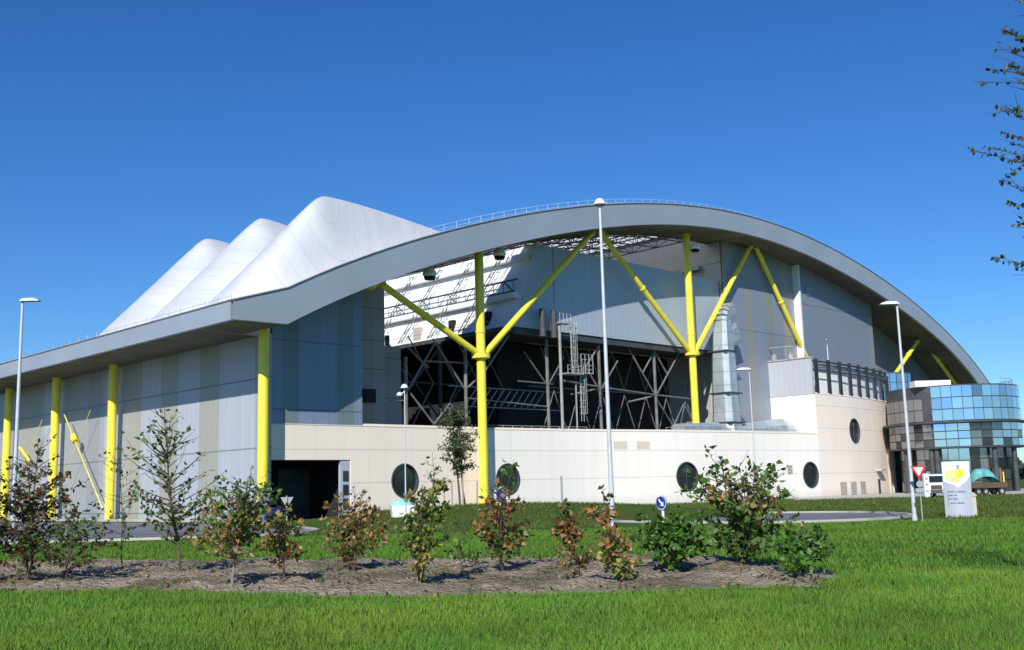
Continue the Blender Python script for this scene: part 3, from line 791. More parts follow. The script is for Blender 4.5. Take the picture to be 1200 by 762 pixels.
wa = wall_path('wall', Apts, -1, 10, 'concrete', s0=12)
wb = wall_path('wall', Bpts, -1, 10, 'concrete_white', s0=31)
wc = wall_path('wall', Cpts, -1, 16.5, 'concrete', s0=98)
wall_path('wall', [(1.9, 1.5), (12, 1.5)], 6.3, 10, 'concrete', s0=1.9)
for o, pts, u, z, r in ((wa, Apts, 19.6, 3.9, 2.0), (wb, Bpts, 35.9, 3.85, 2.0), (wb, Bpts, 66.5, 3.7, 2.1), (wb, Bpts, 94.9, 3.55, 2.1), (wc, Cpts, 110.4, 10.8, 2.15)):
    p, d = at_path(pts, u); porthole_cut(o, p, d, z, r)
    n = Vector((d.y, -d.x)); D3 = Vector((d.x, d.y, 0)); N3 = Vector((n.x, n.y, 0)); C = Vector((p.x, p.y, z))
    m = MB(); k = 40
    for i in range(k):
        a0, a1 = 2*math.pi*i/k, 2*math.pi*(i+1)/k
        e = lambda a, rr, off: C+D3*rr*math.cos(a)+Vector((0, 0, rr*math.sin(a)))+N3*off
        m.face([e(a0, r-.02, .07), e(a1, r-.02, .07), e(a1, r-.17, .07), e(a0, r-.17, .07)])
        m.face([e(a0, r-.17, .07), e(a1, r-.17, .07), e(a1, r-.17, -.35), e(a0, r-.17, -.35)])
        m.face([e(a1, r-.02, .07), e(a0, r-.02, .07), e(a0, r-.02, -.3), e(a1, r-.02, -.3)])
    fr = m.build('porthole_window', 'dark_steel', pod)
    m = MB(); m.face([C+D3*(r-.1)*math.cos(2*math.pi*i/k)+Vector((0, 0, (r-.1)*math.sin(2*math.pi*i/k)))-N3*.28 for i in range(k)]); m.build('glass', 'glass_dark', fr)
    if u > 60 and u != 94.9:
        m = MB(); A_ = C-N3*.2
        m.tube(A_-Vector((0, 0, r-.1)), A_+Vector((0, 0, r-.1)), .06, n=4); m.tube(A_-D3*(r-.1), A_+D3*(r-.1), .06, n=4); m.build('glazing_bar', 'dark_steel', fr)
# louvres, niches and the narrow door
def on_wall(name, pts, u, du, z0, z1, mat, off=.03, slats=0, th=.05):
    p, d = at_path(pts, u); n = Vector((d.y, -d.x)); m = MB()
    a = p-d*du/2+n*off; b = p+d*du/2+n*off; a2, b2 = a-n*(off+th), b-n*(off+th)
    q = lambda P_, z: (P_.x, P_.y, z)
    m.face([q(a, z0), q(b, z0), q(b, z1), q(a, z1)]); m.face([q(a, z0), q(a, z1), q(a2, z1), q(a2, z0)]); m.face([q(b, z0), q(b2, z0), q(b2, z1), q(b, z1)]); m.face([q(a, z1), q(b, z1), q(b2, z1), q(a2, z1)])
    for i in range(slats):
        z = z0+(z1-z0)*(i+.5)/slats
        a3, b3 = a+n*.06, b+n*.06
        m.face([q(a, z), q(a3, z-.05), q(b3, z-.05), q(b, z)]); m.face([q(a3, z-.05), q(a, z-.1), q(b, z-.1), q(b3, z-.05)])
    return m.build(name, mat, pod)
for u in (80.9, 85.2, 89.5): on_wall('louvre_vent', Bpts, u, 1.25, 3.75, 5.15, 'louvre', slats=6)
for u in (104.6, 108.3, 112.2): on_wall('louvre_vent', Cpts, u, 2.2, .2, 2.3, 'louvre', slats=9)
for u in (76.6, 80.9): on_wall('wall_panel', Bpts, u, 1.8, .5, 2.5, 'concrete', .02)
for u in (55.2, 59.0): on_wall('wall_panel', Bpts, u, 2.3, 7.62, 8.7, 'concrete', .02)
on_wall('door', Cpts, 120, 1.1, -.2, 2.6, 'dark_steel', .04); on_wall('door_canopy', Cpts, 120, 2.6, 4.0, 4.25, 'louvre', 1.0)
for u in (126, 128.2, 130.4): on_wall('wall_fin', Cpts, u, .35, -.2, 12 if u > 127 else 8, 'louvre', .35)
# parapet coping
for pts, z in (([(1.9, 1.5), (12, 1.5)]+Apts[1:]+Bpts, 10), (Cpts, 16.5)):
    m = MB()
    for a, b in zip(pts, pts[1:]): m.tube((a[0], a[1]+.25, z+.04), (b[0], b[1]+.25, z+.04), .3, n=4, caps=False)
    m.build('coping', 'concrete', pod)
# flat roof behind the parapet
m = MB()
for a, b in zip(Bpts, Bpts[1:]): m.face([(a[0], a[1]+.5, 9.2), (b[0], b[1]+.5, 9.2), (b[0], 6, 9.2), (a[0], 6, 9.2)])
m.face([(13.6, 2, 9.2), (31, 2, 9.2), (31, 6, 9.2), (13.6, 6, 9.2)]); m.build('flat_roof', 'deck', pod)
m = MB(); rail(m, [(u, at_path(Bpts, u)[0].y+1.0, 9.4) for u in np.arange(33, 52, 1.6)], 1.25, .05); m.box(33, 50, 1.8, 2.0, 9.6, 10.3); m.build('handrail', 'steel', pod)
m = MB(); rail(m, [(u, at_path(Bpts, u)[0].y+.9, 9.5) for u in np.arange(64, 97, 1.5)], 1.2, .035); m.build('handrail', 'steel', pod)
# loading bay recess
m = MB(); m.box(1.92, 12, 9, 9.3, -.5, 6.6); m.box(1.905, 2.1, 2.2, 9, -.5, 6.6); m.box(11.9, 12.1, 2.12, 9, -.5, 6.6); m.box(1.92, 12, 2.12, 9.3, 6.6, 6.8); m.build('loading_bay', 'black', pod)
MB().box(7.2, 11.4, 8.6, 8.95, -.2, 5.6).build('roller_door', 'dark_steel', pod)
m = MB(); m.box(10.7, 11.98, 1.6, 2.0, -.5, 6.28); dp = m.build('bay_pillar', 'totem', pod)
for z in (1.0, 2.5, 4.0): MB().box(11.0, 11.7, 1.53, 1.59, z, z+1.1).build('window', 'glass_dark', dp)
# annex: white below, grey cladding above, faces left
MB().box(97.6, 98.1, -6.85, 8, 9.2, 16.5).build('annex_wall', 'concrete_white', pod)
M['clad_ann'] = cladding('pale_grey_annex_cladding', (.56, .57, .62), [], -8, 9, ())
MB().box(97.55, 98.1, -7.2, 8, 16.55, 22.5).build('annex_cladding', 'clad_ann', pod)
m = MB(); m.box(97.4, 98.3, -7.3, 8, 22.5, 22.7); m.build('coping', 'kerb', pod)
# louvred terrace with black fins
m = MB()
for a, b in zip(Cpts[:-2], Cpts[1:-2]):
    m.face([(a[0]+.3, a[1]+1.35, 16.5), (b[0]+.3, b[1]+1.35, 16.5), (b[0]+.3, b[1]+1.35, 20.9), (a[0]+.3, a[1]+1.35, 20.9)])
m.build('terrace_wall', 'bright_white', pod)
m = MB()
for a, b in zip(Cpts[:-2], Cpts[1:-2]):
    m.tube((a[0]+.3, a[1]+.3, 22.0), (b[0]+.3, b[1]+.3, 22.0), .16, n=4, caps=False)
    m.tube((a[0]+.3, a[1]+.3, 20.6), (b[0]+.3, b[1]+.3, 20.6), .12, n=4, caps=False)
m.build('terrace_canopy', 'dark_steel', pod)
for i, u in enumerate(np.linspace(98.9, 130.6, 9)):
    p, d = at_path(Cpts, float(u)); p2 = p+Vector((-d.y, d.x))*.4
    m = MB(); s = d*.36
    A4 = [p-s+Vector((0, .1)), p+s+Vector((0, .1)), p2+s, p2-s]
    for i2 in range(4): m.face([(*A4[i2], 16.56), (*A4[(i2+1) % 4], 16.56), (*A4[(i2+1) % 4], 22.4), (*A4[i2], 22.4)])
    m.face([(*q, 22.4) for q in A4]); m.build('fin', 'black_fin', pod)
m = MB()
for a, b in zip(Cpts[:-4], Cpts[1:-4]): m.tube((a[0]+.4, a[1]+1.0, 21.5), (b[0]+.4, b[1]+1.0, 21.5), .42, n=10, caps=False)
m.build('pipe', 'duct', pod)
m = MB(); m.lathe((99.9, -5.6, 16.5), [(.7, 0), (.75, .3), (.75, 1.4), (.5, 1.9), (.02, 2.0)], 14); m.build('red_tank', 'red', pod)
for u in (104.4,):
    m = MB(); p = at_path(Cpts, u)[0]; m.tube((u, p.y+1, 22), (u, p.y+1, 25.6), .07, n=6); m.tube((u, p.y+1, 25.6), (u-1.6, p.y+.2, 25.9), .07, n=6); m.build('roof_lamp', 'white', pod)
m = MB(); m.tube((97.8, -2.5, 22.6), (97.8, -2.5, 25.0), .08, n=6); m.tube((97.8, -4.2, 24.7), (97.8, .6, 24.9), .12, n=6); m.lathe((97.8, -3.4, 22.6), [(.5, 0), (.5, .8), (.02, 1.2)], 10); m.lathe((97.8, -.3, 22.6), [(.5, 0), (.5, .9), (.02, 1.3)], 10); m.build('roof_mast', 'steel', pod)

# ---------------------------------------------------------------- galvanised air duct on the podium roof
du_ = empty('air_duct', wor(82, -.5, 9.3), 'large galvanised sheet metal air duct rising beside the right yellow column', 'duct', RZ)
def octo(m, a, b, ha, wa_, hb, wb_):
    """octagonal duct section from a to b; sizes are half height / half width; duct axis horizontal along x or vertical"""
    A_, B_ = Vector(a), Vector(b); d = (B_-A_).normalized()
    side = Vector((0, 1, 0)); up = side.cross(d).normalized()
    def rg(c, h, w_):
        k = .42; return [c+side*w_*x+up*h*y for x, y in ((-1, -1+k), (-1, 1-k), (-1+k, 1), (1-k, 1), (1, 1-k), (1, -1+k), (1-k, -1), (-1+k, -1))]
    ra, rb = rg(A_, ha, wa_), rg(B_, hb, wb_)
    for i in range(8): m.face([ra[i], ra[(i+1) % 8], rb[(i+1) % 8], rb[i]])
    m.face(ra); m.face(rb[::-1])
m = MB(); octo(m, (-3.8, 0, .4), (12.0, -1.6, .5), 1.4, 1.6, 2.9, 1.9); octo(m, (12.0, -1.6, .5), (16.2, -2.0, .2), 2.9, 1.9, 2.0, 1.4); octo(m, (16.2, -2.0, .2), (17.2, -2.1, 0), 2.0, 1.4, .8, .8); m.build('horizontal_duct', 'duct', du_)
m = MB(); octo(m, (.4, 0, .8), (.4, 0, 2.6), 2.3, 2.3, 1.9, 1.9); octo(m, (.4, 0, 2.6), (.4, 0, 7.2), 1.9, 1.9, 1.7, 1.7); octo(m, (.4, 0, 7.25), (.5, 0, 13.8), 1.75, 1.75, 1.55, 1.55); m.build('vertical_duct', 'duct', du_)
m = MB(); octo(m, (.5, 0, 13.85), (.8, 0, 18.6), 1.45, 1.45, 1.25, 1.25); octo(m, (1.0, 0, 16.0), (3.6, 0, 17.0), 1.5, 1.2, 1.9, 1.2)
for i in range(5):
    a0, a1 = math.pi/2*i/5, math.pi/2*(i+1)/5
    octo(m, (.8+2*(1-math.cos(a0)), 0, 18.6+2*math.sin(a0)), (.8+2*(1-math.cos(a1)), 0, 18.6+2*math.sin(a1)), 1.25, 1.25, 1.25, 1.25)
m.build('duct_elbow', 'duct', du_)
for z, rr in ((7.2, 1.95), (13.8, 1.75), (2.6, 2.1)):
    MB().box(.4-rr, .4+rr, -rr, rr, z-.09, z+.09).build('flange', 'dark_steel', du_)
m = MB(); m.lathe((-7.6, -1.0, 0), [(1.1, .2), (1.2, 1.2), (1.0, 1.8), (.02, 2.1)], 14); octo(m, (-14, -1.2, 1.1), (-3.9, -.4, 1.1), 1.0, 1.2, 1.4, 1.6); m.build('duct_inlet', 'duct', du_)

# ---------------------------------------------------------------- glass tower
TX, TY, TR = 77.4, 187.5, 10.9
tw = empty('glass_tower', (TX, TY, 0), 'round blue glass office tower with overhanging upper floors at the right end', 'building')
def drum(r0, r1, rows, a0, a1, n, mat, name, gap=.07, dark=None):
    m = MB(); rnd = random.Random(5)
    for i in range(n):
        A0 = a0+(a1-a0)*i/n; A1 = a0+(a1-a0)*(i+1)/n; g_ = (A1-A0)*.03
        for za, zb_ in rows:
            zl, zh = za+gap, zb_-gap
            ra = r0; rb = r0
            t = rnd.uniform(-.004, .004); s_ = rnd.uniform(-.003, .003)
            v = rnd.uniform(.82, 1.05)
            if dark and rnd.random() < dark: v *= rnd.uniform(.18, .5)
            P_ = lambda a, z, e: (ra*math.cos(a)*(1+e), ra*math.sin(a)*(1+e), z)
            m.face([P_(A0+g_, zl, s_*.3), P_(A1-g_, zl, -s_*.3), P_(A1-g_, zh, t*.3-s_*.3), P_(A0+g_, zh, t*.3+s_*.3)], c=(v, v, v))
    return m.build(name, mat, tw)
A_S = R(-168)
def rows(z0, z1, n): return [(z0+(z1-z0)*i/n, z0+(z1-z0)*(i+1)/n) for i in range(n)]
def rad(px): return math.atan2(-math.sqrt(max(0, 1-((px-1117)/73.)**2)), (px-1117)/73.)-R(22.8)
AG = rad(1096); AG2 = rad(1134); AG3 = rad(1156)
drum(TR, TR, rows(11.95, 17.8, 3), AG, R(18), 17, 'glass_blue', 'glass_panes', dark=.05)
drum(TR, TR, rows(11.95, 15.9, 2), R(-215), AG-.14, 9, 'glass_grey', 'glass_panes')
drum(TR+.05, TR, rows(7.6, 11.5, 3), AG, AG2, 3, 'glass_blue', 'glass_panes')
drum(TR+.05, TR, rows(7.6, 11.5, 3), AG2, AG3, 2, 'glass_grey', 'glass_panes', dark=.3)
drum(TR+.05, TR, rows(7.6, 11.5, 3), AG3, R(18), 9, 'glass_blue', 'glass_panes', dark=.12)
drum(TR+.05, TR, rows(7.6, 11.5, 3), R(-215), AG-.02, 10, 'glass_grey', 'glass_panes', dark=.15)
drum(TR-1.6, TR, rows(0.1, 7.4, 4), R(-215), AG-.1, 8, 'glass_grey', 'glass_panes', dark=.4)
drum(TR-1.6, TR, rows(3.2, 7.4, 2), AG-.02, AG2, 3, 'glass_blue', 'glass_panes')
drum(TR-1.6, TR, rows(0.1, 7.4, 4), AG2, R(18), 12, 'glass_grey', 'glass_panes', dark=.4)
m = MB(); m.lathe((0, 0, 0), [(TR-.12, 7.5), (TR-.12, 17.95), (TR-.6, 17.95)], 64); m.lathe((0, 0, 0), [(TR-1.75, 0), (TR-1.75, 7.5), (TR, 7.5)], 64); m.lathe((0, 0, 0), [(TR-.6, 17.6), (0.01, 17.6)], 64); m.build('wall_frame', 'dark_steel', tw)
m = MB(); m.lathe((0, 0, 0), [(TR, 11.5), (TR+.95, 11.6), (TR+.95, 11.85), (TR, 11.9)], 72); m.lathe((0, 0, 0), [(TR, 7.35), (TR+.25, 7.4), (TR+.25, 7.6), (TR, 7.6)], 72); m.build('ledge', 'dark_steel', tw)
for a in (AG, rad(1160), rad(1182), rad(1060), rad(1090)):
    m = MB(); x, y = (TR-.7)*math.cos(a), (TR-.7)*math.sin(a); m.tube((x, y, 0), (x, y, 7.45), .42, n=12); m.build('column', 'dark_steel', tw)
m = MB()
for px in (1162,):
    a = rad(px); x, y = (TR-1.2)*math.cos(a), (TR-1.2)*math.sin(a); m.box(x-.6, x+.6, y-.5, y+.1, 0.1, 3.9)
m.build('entrance_painted_light', 'orange', tw)  # orange box standing for the lit interior, its light put into the colour
m = MB(); pr = [(TR-.9)*Vector((math.cos(a), math.sin(a))) for a in np.arange(R(-60), R(40), .16)]
rail(m, [(p.x, p.y, 17.7) for p in pr], 1.3, .04); m.build('roof_railing', 'steel', tw)
m = MB(); m.box(-9.3, -3.2, -8.2, -5.6, 17.9, 18.9); m.build('roof_unit', 'white', tw)
# low glass link between podium and tower
gl = empty('glass_link', (*wor(139, 0)[:2], 0), 'curved blue glass corner piece between white building and glass tower', 'building')
m = MB()
for i in range(14):
    a0, a1 = R(-200+i*16), R(-200+(i+1)*16)
    for za, zb_ in rows(12, 22.5, 6):
        m.face([(4.6*math.cos(a0+.02), 4.6*math.sin(a0+.02), za+.06), (4.6*math.cos(a1-.02), 4.6*math.sin(a1-.02), za+.06), (4.6*math.cos(a1-.02), 4.6*math.sin(a1-.02), zb_-.06), (4.6*math.cos(a0+.02), 4.6*math.sin(a0+.02), zb_-.06)], c=(.75, .75, .75))
m.build('glass_panes', 'glass_blue', gl)
MB().lathe((0, 0, 0), [(4.5, 0), (4.5, 22.7), (.01, 22.8)], 28).build('wall_frame', 'dark_steel', gl)

# ---------------------------------------------------------------- street lamps
def lamp(x, y, h, label, kind='arm', side=1, name='street_lamp', r=.11, group='tall white street lamps'):
    z = ground_z(x, y); r *= .85
    t = empty(name, (x, y, z), label, 'street lamp', 0, group)
    m = MB(); m.tube((0, 0, -.1), (0, 0, h*.18), r*1.15, r*1.1, n=14); m.tube((0, 0, h*.18), (0, 0, h), r, r*.6, n=14); m.tube((0, 0, 0), (0, 0, .35), r*1.5, n=14); m.build('pole', 'lamp_paint', t)
    if kind == 'dome':
        m = MB(); m.lathe((0, 0, h), [(.02, .33), (.14, .30), (.24, .18), (.31, .05), (.31, 0)], 20); hd = m.build('lamp_head', 'white', t)
        MB().lathe((0, 0, h), [(.31, 0), (.25, -.05), (.02, -.06)], 20).build('lens', 'grey_plastic', hd)
    else:
        m = MB(); L = 1.0 if h > 9 else .8
        pr = [(-.12, .06), (.1, .13), (.75*L, .15), (1.08*L, .03)]
        for (xa, ta), (xb, tb) in zip(pr, pr[1:]):
            wa_, wb_ = .16+.1*(xa > 0), .16+.1*(xb < 1)
            q = lambda xx, yy, zz: (xx*side, yy, h+zz)
            m.face([q(xa, -wa_, ta), q(xb, -wb_, tb), q(xb, wb_, tb), q(xa, wa_, ta)]); m.face([q(xa, -wa_, -.03), q(xa, -wa_, ta), q(xb, -wb_, tb), q(xb, -wb_, -.03)][::-1])
            m.face([q(xa, wa_, -.03), q(xb, wb_, -.03), q(xb, wb_, tb), q(xa, wa_, ta)])
        m.face([q(-.12, -.16, -.03), q(-.12, .16, -.03), q(-.12, .16, .06), q(-.12, -.16, .06)])
        hd = m.build('lamp_head', 'white', t)
        m = MB(); m.face([q(-.12, -.25, -.031), q(-.12, .25, -.031), q(1.08*L, .25, -.031), q(1.08*L, -.25, -.031)]); m.build('lens', 'grey_plastic', hd)
    return t
lamp(4.6, 52, 16.35, 'tallest white lamp post with a round domed head, in front of the arch centre', 'dome', r=.13)
lamp(-31.0, 66, 15.2, 'white lamp post at the far left with its flat head pointing right', 'arm', 1, r=.16)
lamp(24.35, 66, 13.5, 'white lamp post near the glass tower with its flat head pointing left', 'arm', -1, r=.13)
lamp(19.7, 88, 12.0, 'thin lamp post in front of the air duct with head pointing left', 'arm', -1, r=.08)
t = lamp(-8.8, 85, 10.6, 'thin lamp post with two small white heads in front of the dark bay', 'dome', r=.07)
m = MB(); m.tube((0, 0, 10.3), (-.35, 0, 10.1), .05, n=6); m.lathe((-.4, 0, 10.0), [(.02, .3), (.2, .2), (.24, 0), (.02, -.05)], 12); m.build('lamp_head', 'white', t)

# ---------------------------------------------------------------- signs
def disc(m, c, r, n=28, nrm=Vector((0, -1, 0)), ex=Vector((1, 0, 0))):
    c = Vector(c); m.face([c+ex*r*math.cos(2*math.pi*i/n)+Vector((0, 0, 1))*r*math.sin(2*math.pi*i/n) for i in range(n)])
sg = empty('road_sign', (9.5, 70, ground_z(9.5, 70)), 'round blue road sign with a white arrow on a white post', 'road sign', R(-52))
MB().tube((0, 0, -.1), (0, 0, 1.6), .09, n=10).build('post', 'white', sg)
m = MB(); m.tube((0, -.1, 1.55), (0, -.14, 1.55), .47, n=28); bd = m.build('sign_face', 'blue', sg)
m = MB()
for i in range(28):
    a0, a1 = 2*math.pi*i/28, 2*math.pi*(i+1)/28
    q = lambda a, r_: (r_*math.cos(a), -.146, 1.55+r_*math.sin(a))
    m.face([q(a0, .46), q(a1, .46), q(a1, .41), q(a0, .41)])
s2 = .7071
def rr(x, z): return (x*s2+z*s2, -.146, 1.55-x*s2+z*s2)     # points to lower right
m.face([rr(-.05, .3), rr(.05, .3), rr(.05, -.08), rr(-.05, -.08)][::-1]) if False else None
def arrow(x, z): return ((x+z)*s2*1., -.146, 1.55+(x-z)*s2)
m.face([arrow(-.06, -.3), arrow(.06, -.3), arrow(.06, .08), arrow(-.06, .08)]); m.face([arrow(-.2, .08), arrow(.2, .08), arrow(0, .32)])
m.build('arrow', 'white', bd)
MB().box(-.05, .05, -.09, .09, 1.3, 1.75).build('bracket', 'grey_plastic', sg)

yg = empty('give_way_sign', (24.3, 64.6, ground_z(24.3, 64.6)), 'red and white triangular give way sign beside the right lamp post', 'road sign', R(-12))
MB().tube((0, 0, -.1), (0, 0, 3.3), .04, n=8).build('post', 'grey_plastic', yg)
def tri(m, s, y, z0): m.face([(-s, y, z0+s*.58), (0, y, z0-s*1.15), (s, y, z0+s*.58)])
m = MB(); tri(m, .47, -.06, 3.0); fr = m.build('sign_face', 'red', yg)
m = MB(); tri(m, .29, -.066, 3.02); m.build('sign_centre', 'white', fr)
m = MB(); m.tube((0, -.05, 2.2), (0, -.08, 2.2), .2, n=14); m.box(-.26, .26, -.05, -.02, 1.7, 1.95); m.build('plate', 'grey_plastic', yg)

bs = empty('road_sign', (-22.3, 104, 0), 'grey back of a triangular road sign on a post in front of the loading bay', 'road sign', R(8))
MB().tube((0, 0, -.1), (0, 0, 2.6), .07, n=8).build('post', 'kerb', bs)
m = MB(); tri(m, .62, .1, 2.1); m.build('sign_face', 'grey_plastic', bs)
X_, Y_ = wor(-9, 2)[:2]
rs = empty('notice_board', (-25.4, 99, 0), 'small red notice board near the corner column of the left wing', 'sign', R(20))
m = MB(); m.tube((0, 0, -.1), (0, 0, 1.9), .06, n=6); m.build('post', 'grey_plastic', rs)
MB().box(-.5, .5, -.1, -.05, 1.7, 2.6).build('board', 'red', rs)
b3 = empty('direction_sign', (-1.42, 92.5, ground_z(-1.4, 92.5)), 'small blue and white sign at the foot of the centre yellow column', 'sign', R(30))
MB().tube((0, 0, -.4), (0, 0, 1.7), .06, n=6).build('post', 'white', b3)
m = MB(); m.tube((0, -.08, 1.0), (0, -.13, 1.0), .68, n=24); m.build('sign_rim', 'white', b3)
m = MB(); m.tube((.05, -.135, 1.05), (.05, -.17, 1.05), .52, n=24); m.build('sign_face', 'blue', b3)

# totem sign: curved face
tt = empty('totem_sign', (30.0, 73, ground_z(30.0, 73)), 'curved grey entrance totem with a lime yellow map shape and small text lines', 'sign', R(-17))
def ang(x): return -.28*math.cos(x/1.05*math.pi/2)
m = MB(); n = 14; xs_ = [-1.05+2.1*i/n for i in range(n+1)]
H = 3.75
for a, b in zip(xs_, xs_[1:]):
    m.face([(a, ang(a), 0), (b, ang(b), 0), (b, ang(b), H), (a, ang(a), H)], smooth=True)
m.face([(x, ang(x), H) for x in xs_]+[(1.05, .2, H), (-1.05, .2, H)]); m.face([(-1.05, .2, 0), (-1.05, 0, 0), (-1.05, 0, H), (-1.05, .2, H)]); m.face([(1.05, 0, 0), (1.05, .2, 0), (1.05, .2, H), (1.05, 0, H)]); m.face([(1.05, .2, 0), (-1.05, .2, 0), (-1.05, .2, H), (1.05, .2, H)])
m.build('panel', 'totem', tt)
def curved_patch(pts, off, name, mat, sub=None):
    # polygon in (x,z) wrapped on the curved face: cut into vertical strips
    m = MB(); xs2 = sorted(set([round(x, 3) for x in np.linspace(min(p[0] for p in pts), max(p[0] for p in pts), 15)]))
    def span(x):
        zs = []
        for (ax, az), (bx, bz) in zip(pts, pts[1:]+pts[:1]):
            if (ax-x)*(bx-x) <= 0 and ax != bx: zs.append(az+(bz-az)*(x-ax)/(bx-ax))
        return (min(zs), max(zs)) if zs else None
    for a, b in zip(xs2, xs2[1:]):
        sa, sb = span(a+1e-4), span(b-1e-4)
        if sa and sb: m.face([(a, ang(a)-off, sa[0]), (b, ang(b)-off, sb[0]), (b, ang(b)-off, sb[1]), (a, ang(a)-off, sa[1])])
    return m.build(name, mat, tt)
curved_patch([(-1.03, 2.4), (-.7, 2.28), (-.2, 2.15), (.05, 1.92), (.3, 2.2), (.7, 2.35), (1.02, 2.75), (1.02, 3.72), (-1.03, 3.72)], .01, 'white_field', 'white')
curved_patch([(-.85, 2.55), (-.5, 2.4), (-.1, 2.3), (.15, 2.35), (.4, 2.7), (.55, 2.85), (.5, 3.15), (.1, 3.3), (-.3, 3.2), (-.75, 3.1), (-.95, 2.8)], .018, 'map_shape', 'lime_pale')
curved_patch([(-.1, 2.75), (.1, 2.6), (.3, 2.7), (.55, 2.85), (.62, 3.05), (.45, 3.22), (.1, 3.2)], .026, 'map_shape', 'lime')
curved_patch([(.02, 3.2), (.25, 3.2), (.28, 3.5), (.05, 3.5)], .03, 'map_mark', 'grey_plastic')
# the small print is too blurred in the photograph to read: short dark dashes, one per word
for zz, xx, words in ((1.66, -.7, (.38, .12, .62)), (1.42, -.7, (.34, .2)), (1.18, -.7, (.2, .36)), (.9, -.6, (.14, .18, .56))):
    m = MB()
    for wl in words:
        n_ = max(2, int(wl/.07))
        for q_ in range(n_):
            a, b = xx+wl*q_/n_, xx+wl*(q_+.72)/n_
            m.face([(a, ang(a)-.02, zz), (b, ang(b)-.02, zz), (b, ang(b)-.02, zz+.085), (a, ang(a)-.02, zz+.085)])
        xx += wl+.07
    m.build('small_print', 'ink', tt)
MB().box(-.78, -.75, ang(-.77)-.03, ang(-.77)-.012, .8, 1.8).build('text_rule', 'ink', tt)
tt.scale = (.84, 1, 1)
cab = empty('utility_cabinet', (31.25, 74.4, 0), 'beige box cabinet just right of the totem sign', 'cabinet', R(-10))
m = MB(); m.box(-.55, .45, -.3, .3, 0, 1.45); m.face([(-.6, -.35, 1.45), (.5, -.35, 1.45), (.5, .35, 1.6), (-.6, .35, 1.6)]); m.box(-.6, .5, -.35, .35, 1.36, 1.45); m.build('body', 'beige_box', cab)
MB().box(.45, .47, -.2, .2, .2, 1.25).build('door', 'louvre', cab)

# ---------------------------------------------------------------- vehicles and containers near the buildings
def wheel(parent, x, y, r=.5, wd=.3):
    w_ = MB().tube((x, y-wd/2, r), (x, y+wd/2, r), r, n=20).build('wheel', 'tyre', parent)
    MB().tube((x, y-wd/2-.01, r), (x, y-wd/2+.02, r), r*.55, n=14).build('rim', 'steel', w_)
tk = empty('parked_truck', (58.3, 148, 0), 'white truck with dark windows parked before the glass tower', 'truck', R(62))
# built facing -x local
m = MB()
prof = [(-2.6, .7), (-2.65, 1.9), (-2.2, 3.0), (-.6, 3.1), (-.5, .7)]
for s in (-1.15, 1.15): m.face([(x, s, z) for x, z in (prof if s > 0 else prof[::-1])])
for (xa, za), (xb, zb_) in zip(prof, prof[1:]+prof[:1]): m.face([(xa, -1.15, za), (xb, -1.15, zb_), (xb, 1.15, zb_), (xa, 1.15, za)])
m.build('cab', 'white', tk)
m = MB(); m.face([(-2.68, -1.0, 1.98), (-2.68, 1.0, 1.98), (-2.31, .95, 2.86), (-2.31, -.95, 2.86)]); m.build('windscreen', 'glass_dark', tk)
for s in (-1.16, 1.16): MB().face([(-2.3, s, 1.9), (-1.1, s, 1.9), (-1.1, s, 2.75), (-2.1, s, 2.75)]).build('side_window', 'glass_dark', tk)
MB().box(-2.75, -2.6, -1.15, 1.15, .5, 1.0).build('bumper', 'dark_steel', tk)
MB().box(-2.72, -2.64, -.7, .7, 1.1, 1.6).build('grille', 'dark_steel', tk)
for s in (-.9, .9): MB().box(-2.78, -2.7, s-.16, s+.16, .65, .85).build('headlight', 'white', tk)
MB().box(-.4, 4.2, -1.2, 1.2, 1.1, 2.5).build('load_bed', 'white', tk)
MB().box(-2.4, 4.2, -.5, .5, .6, 1.08).build('chassis', 'dark_steel', tk)
for x in (-1.8, 2.2, 3.4):
    for s in (-1.0, 1.0): wheel(tk, x, s)
tr = empty('tarpaulin_trailer', (66.0, 151, 0), 'brown trailer loaded under a teal tarpaulin beside the tower entrance', 'trailer', R(8))
MB().box(-2.7, 2.7, -1.1, 1.1, 1.0, 1.75).build('load_bed', 'brown', tr)
m = MB(); nx_, ny_ = 22, 10
hh = lambda x, y: 1.76+1.95*max(0, 1-(abs(x+.4)/2.1)**2.6)*(1-(abs(y)/1.15)**4)**.5*(1+.12*noise.noise(Vector((x*1.6, y*1.6, 3))))
for i in range(nx_):
    for j in range(ny_):
        x0, x1 = -2.5+4.2*i/nx_, -2.5+4.2*(i+1)/nx_; y0, y1 = -1.1+2.2*j/ny_, -1.1+2.2*(j+1)/ny_
        m.face([(x0, y0, hh(x0, y0)), (x1, y0, hh(x1, y0)), (x1, y1, hh(x1, y1)), (x0, y1, hh(x0, y1))], smooth=True)
m.build('tarpaulin', 'teal', tr)
MB().box(-2.6, 2.6, -.4, .4, .6, 1.0).build('chassis', 'dark_steel', tr)
MB().tube((2.3, -1.0, 1.7), (2.3, -1.0, 3.2), .1, n=6).build('crane_arm', 'yellow_dull', tr)
for x in (-1.7, -.6, 1.8):
    for s in (-.95, .95): wheel(tr, x, s)
pl = empty('gate_pillar', (55.8, 146, 0), 'slim pale pillar standing left of the white truck', 'pillar')
m = MB(); m.box(-.35, .35, -.3, .3, 0, 3.2); m.build('post', 'white', pl)
for z in (.7, 1.6, 2.4): MB().box(-.2, .2, -.33, -.302, z, z+.25).build('sign_plate', 'grey_plastic', pl)
bn = empty('waste_skip', (-9.4, 88, ground_z(-9.4, 88)), 'small white container with a pale teal lid in front of the white wall', 'container', R(14))
m = MB()
p0 = [(-.85, -.5, 0), (.85, -.5, 0), (.85, .5, 0), (-.85, .5, 0)]; p1 = [(-.95, -.6, .95), (.95, -.6, .95), (.95, .6, .95), (-.95, .6, .95)]
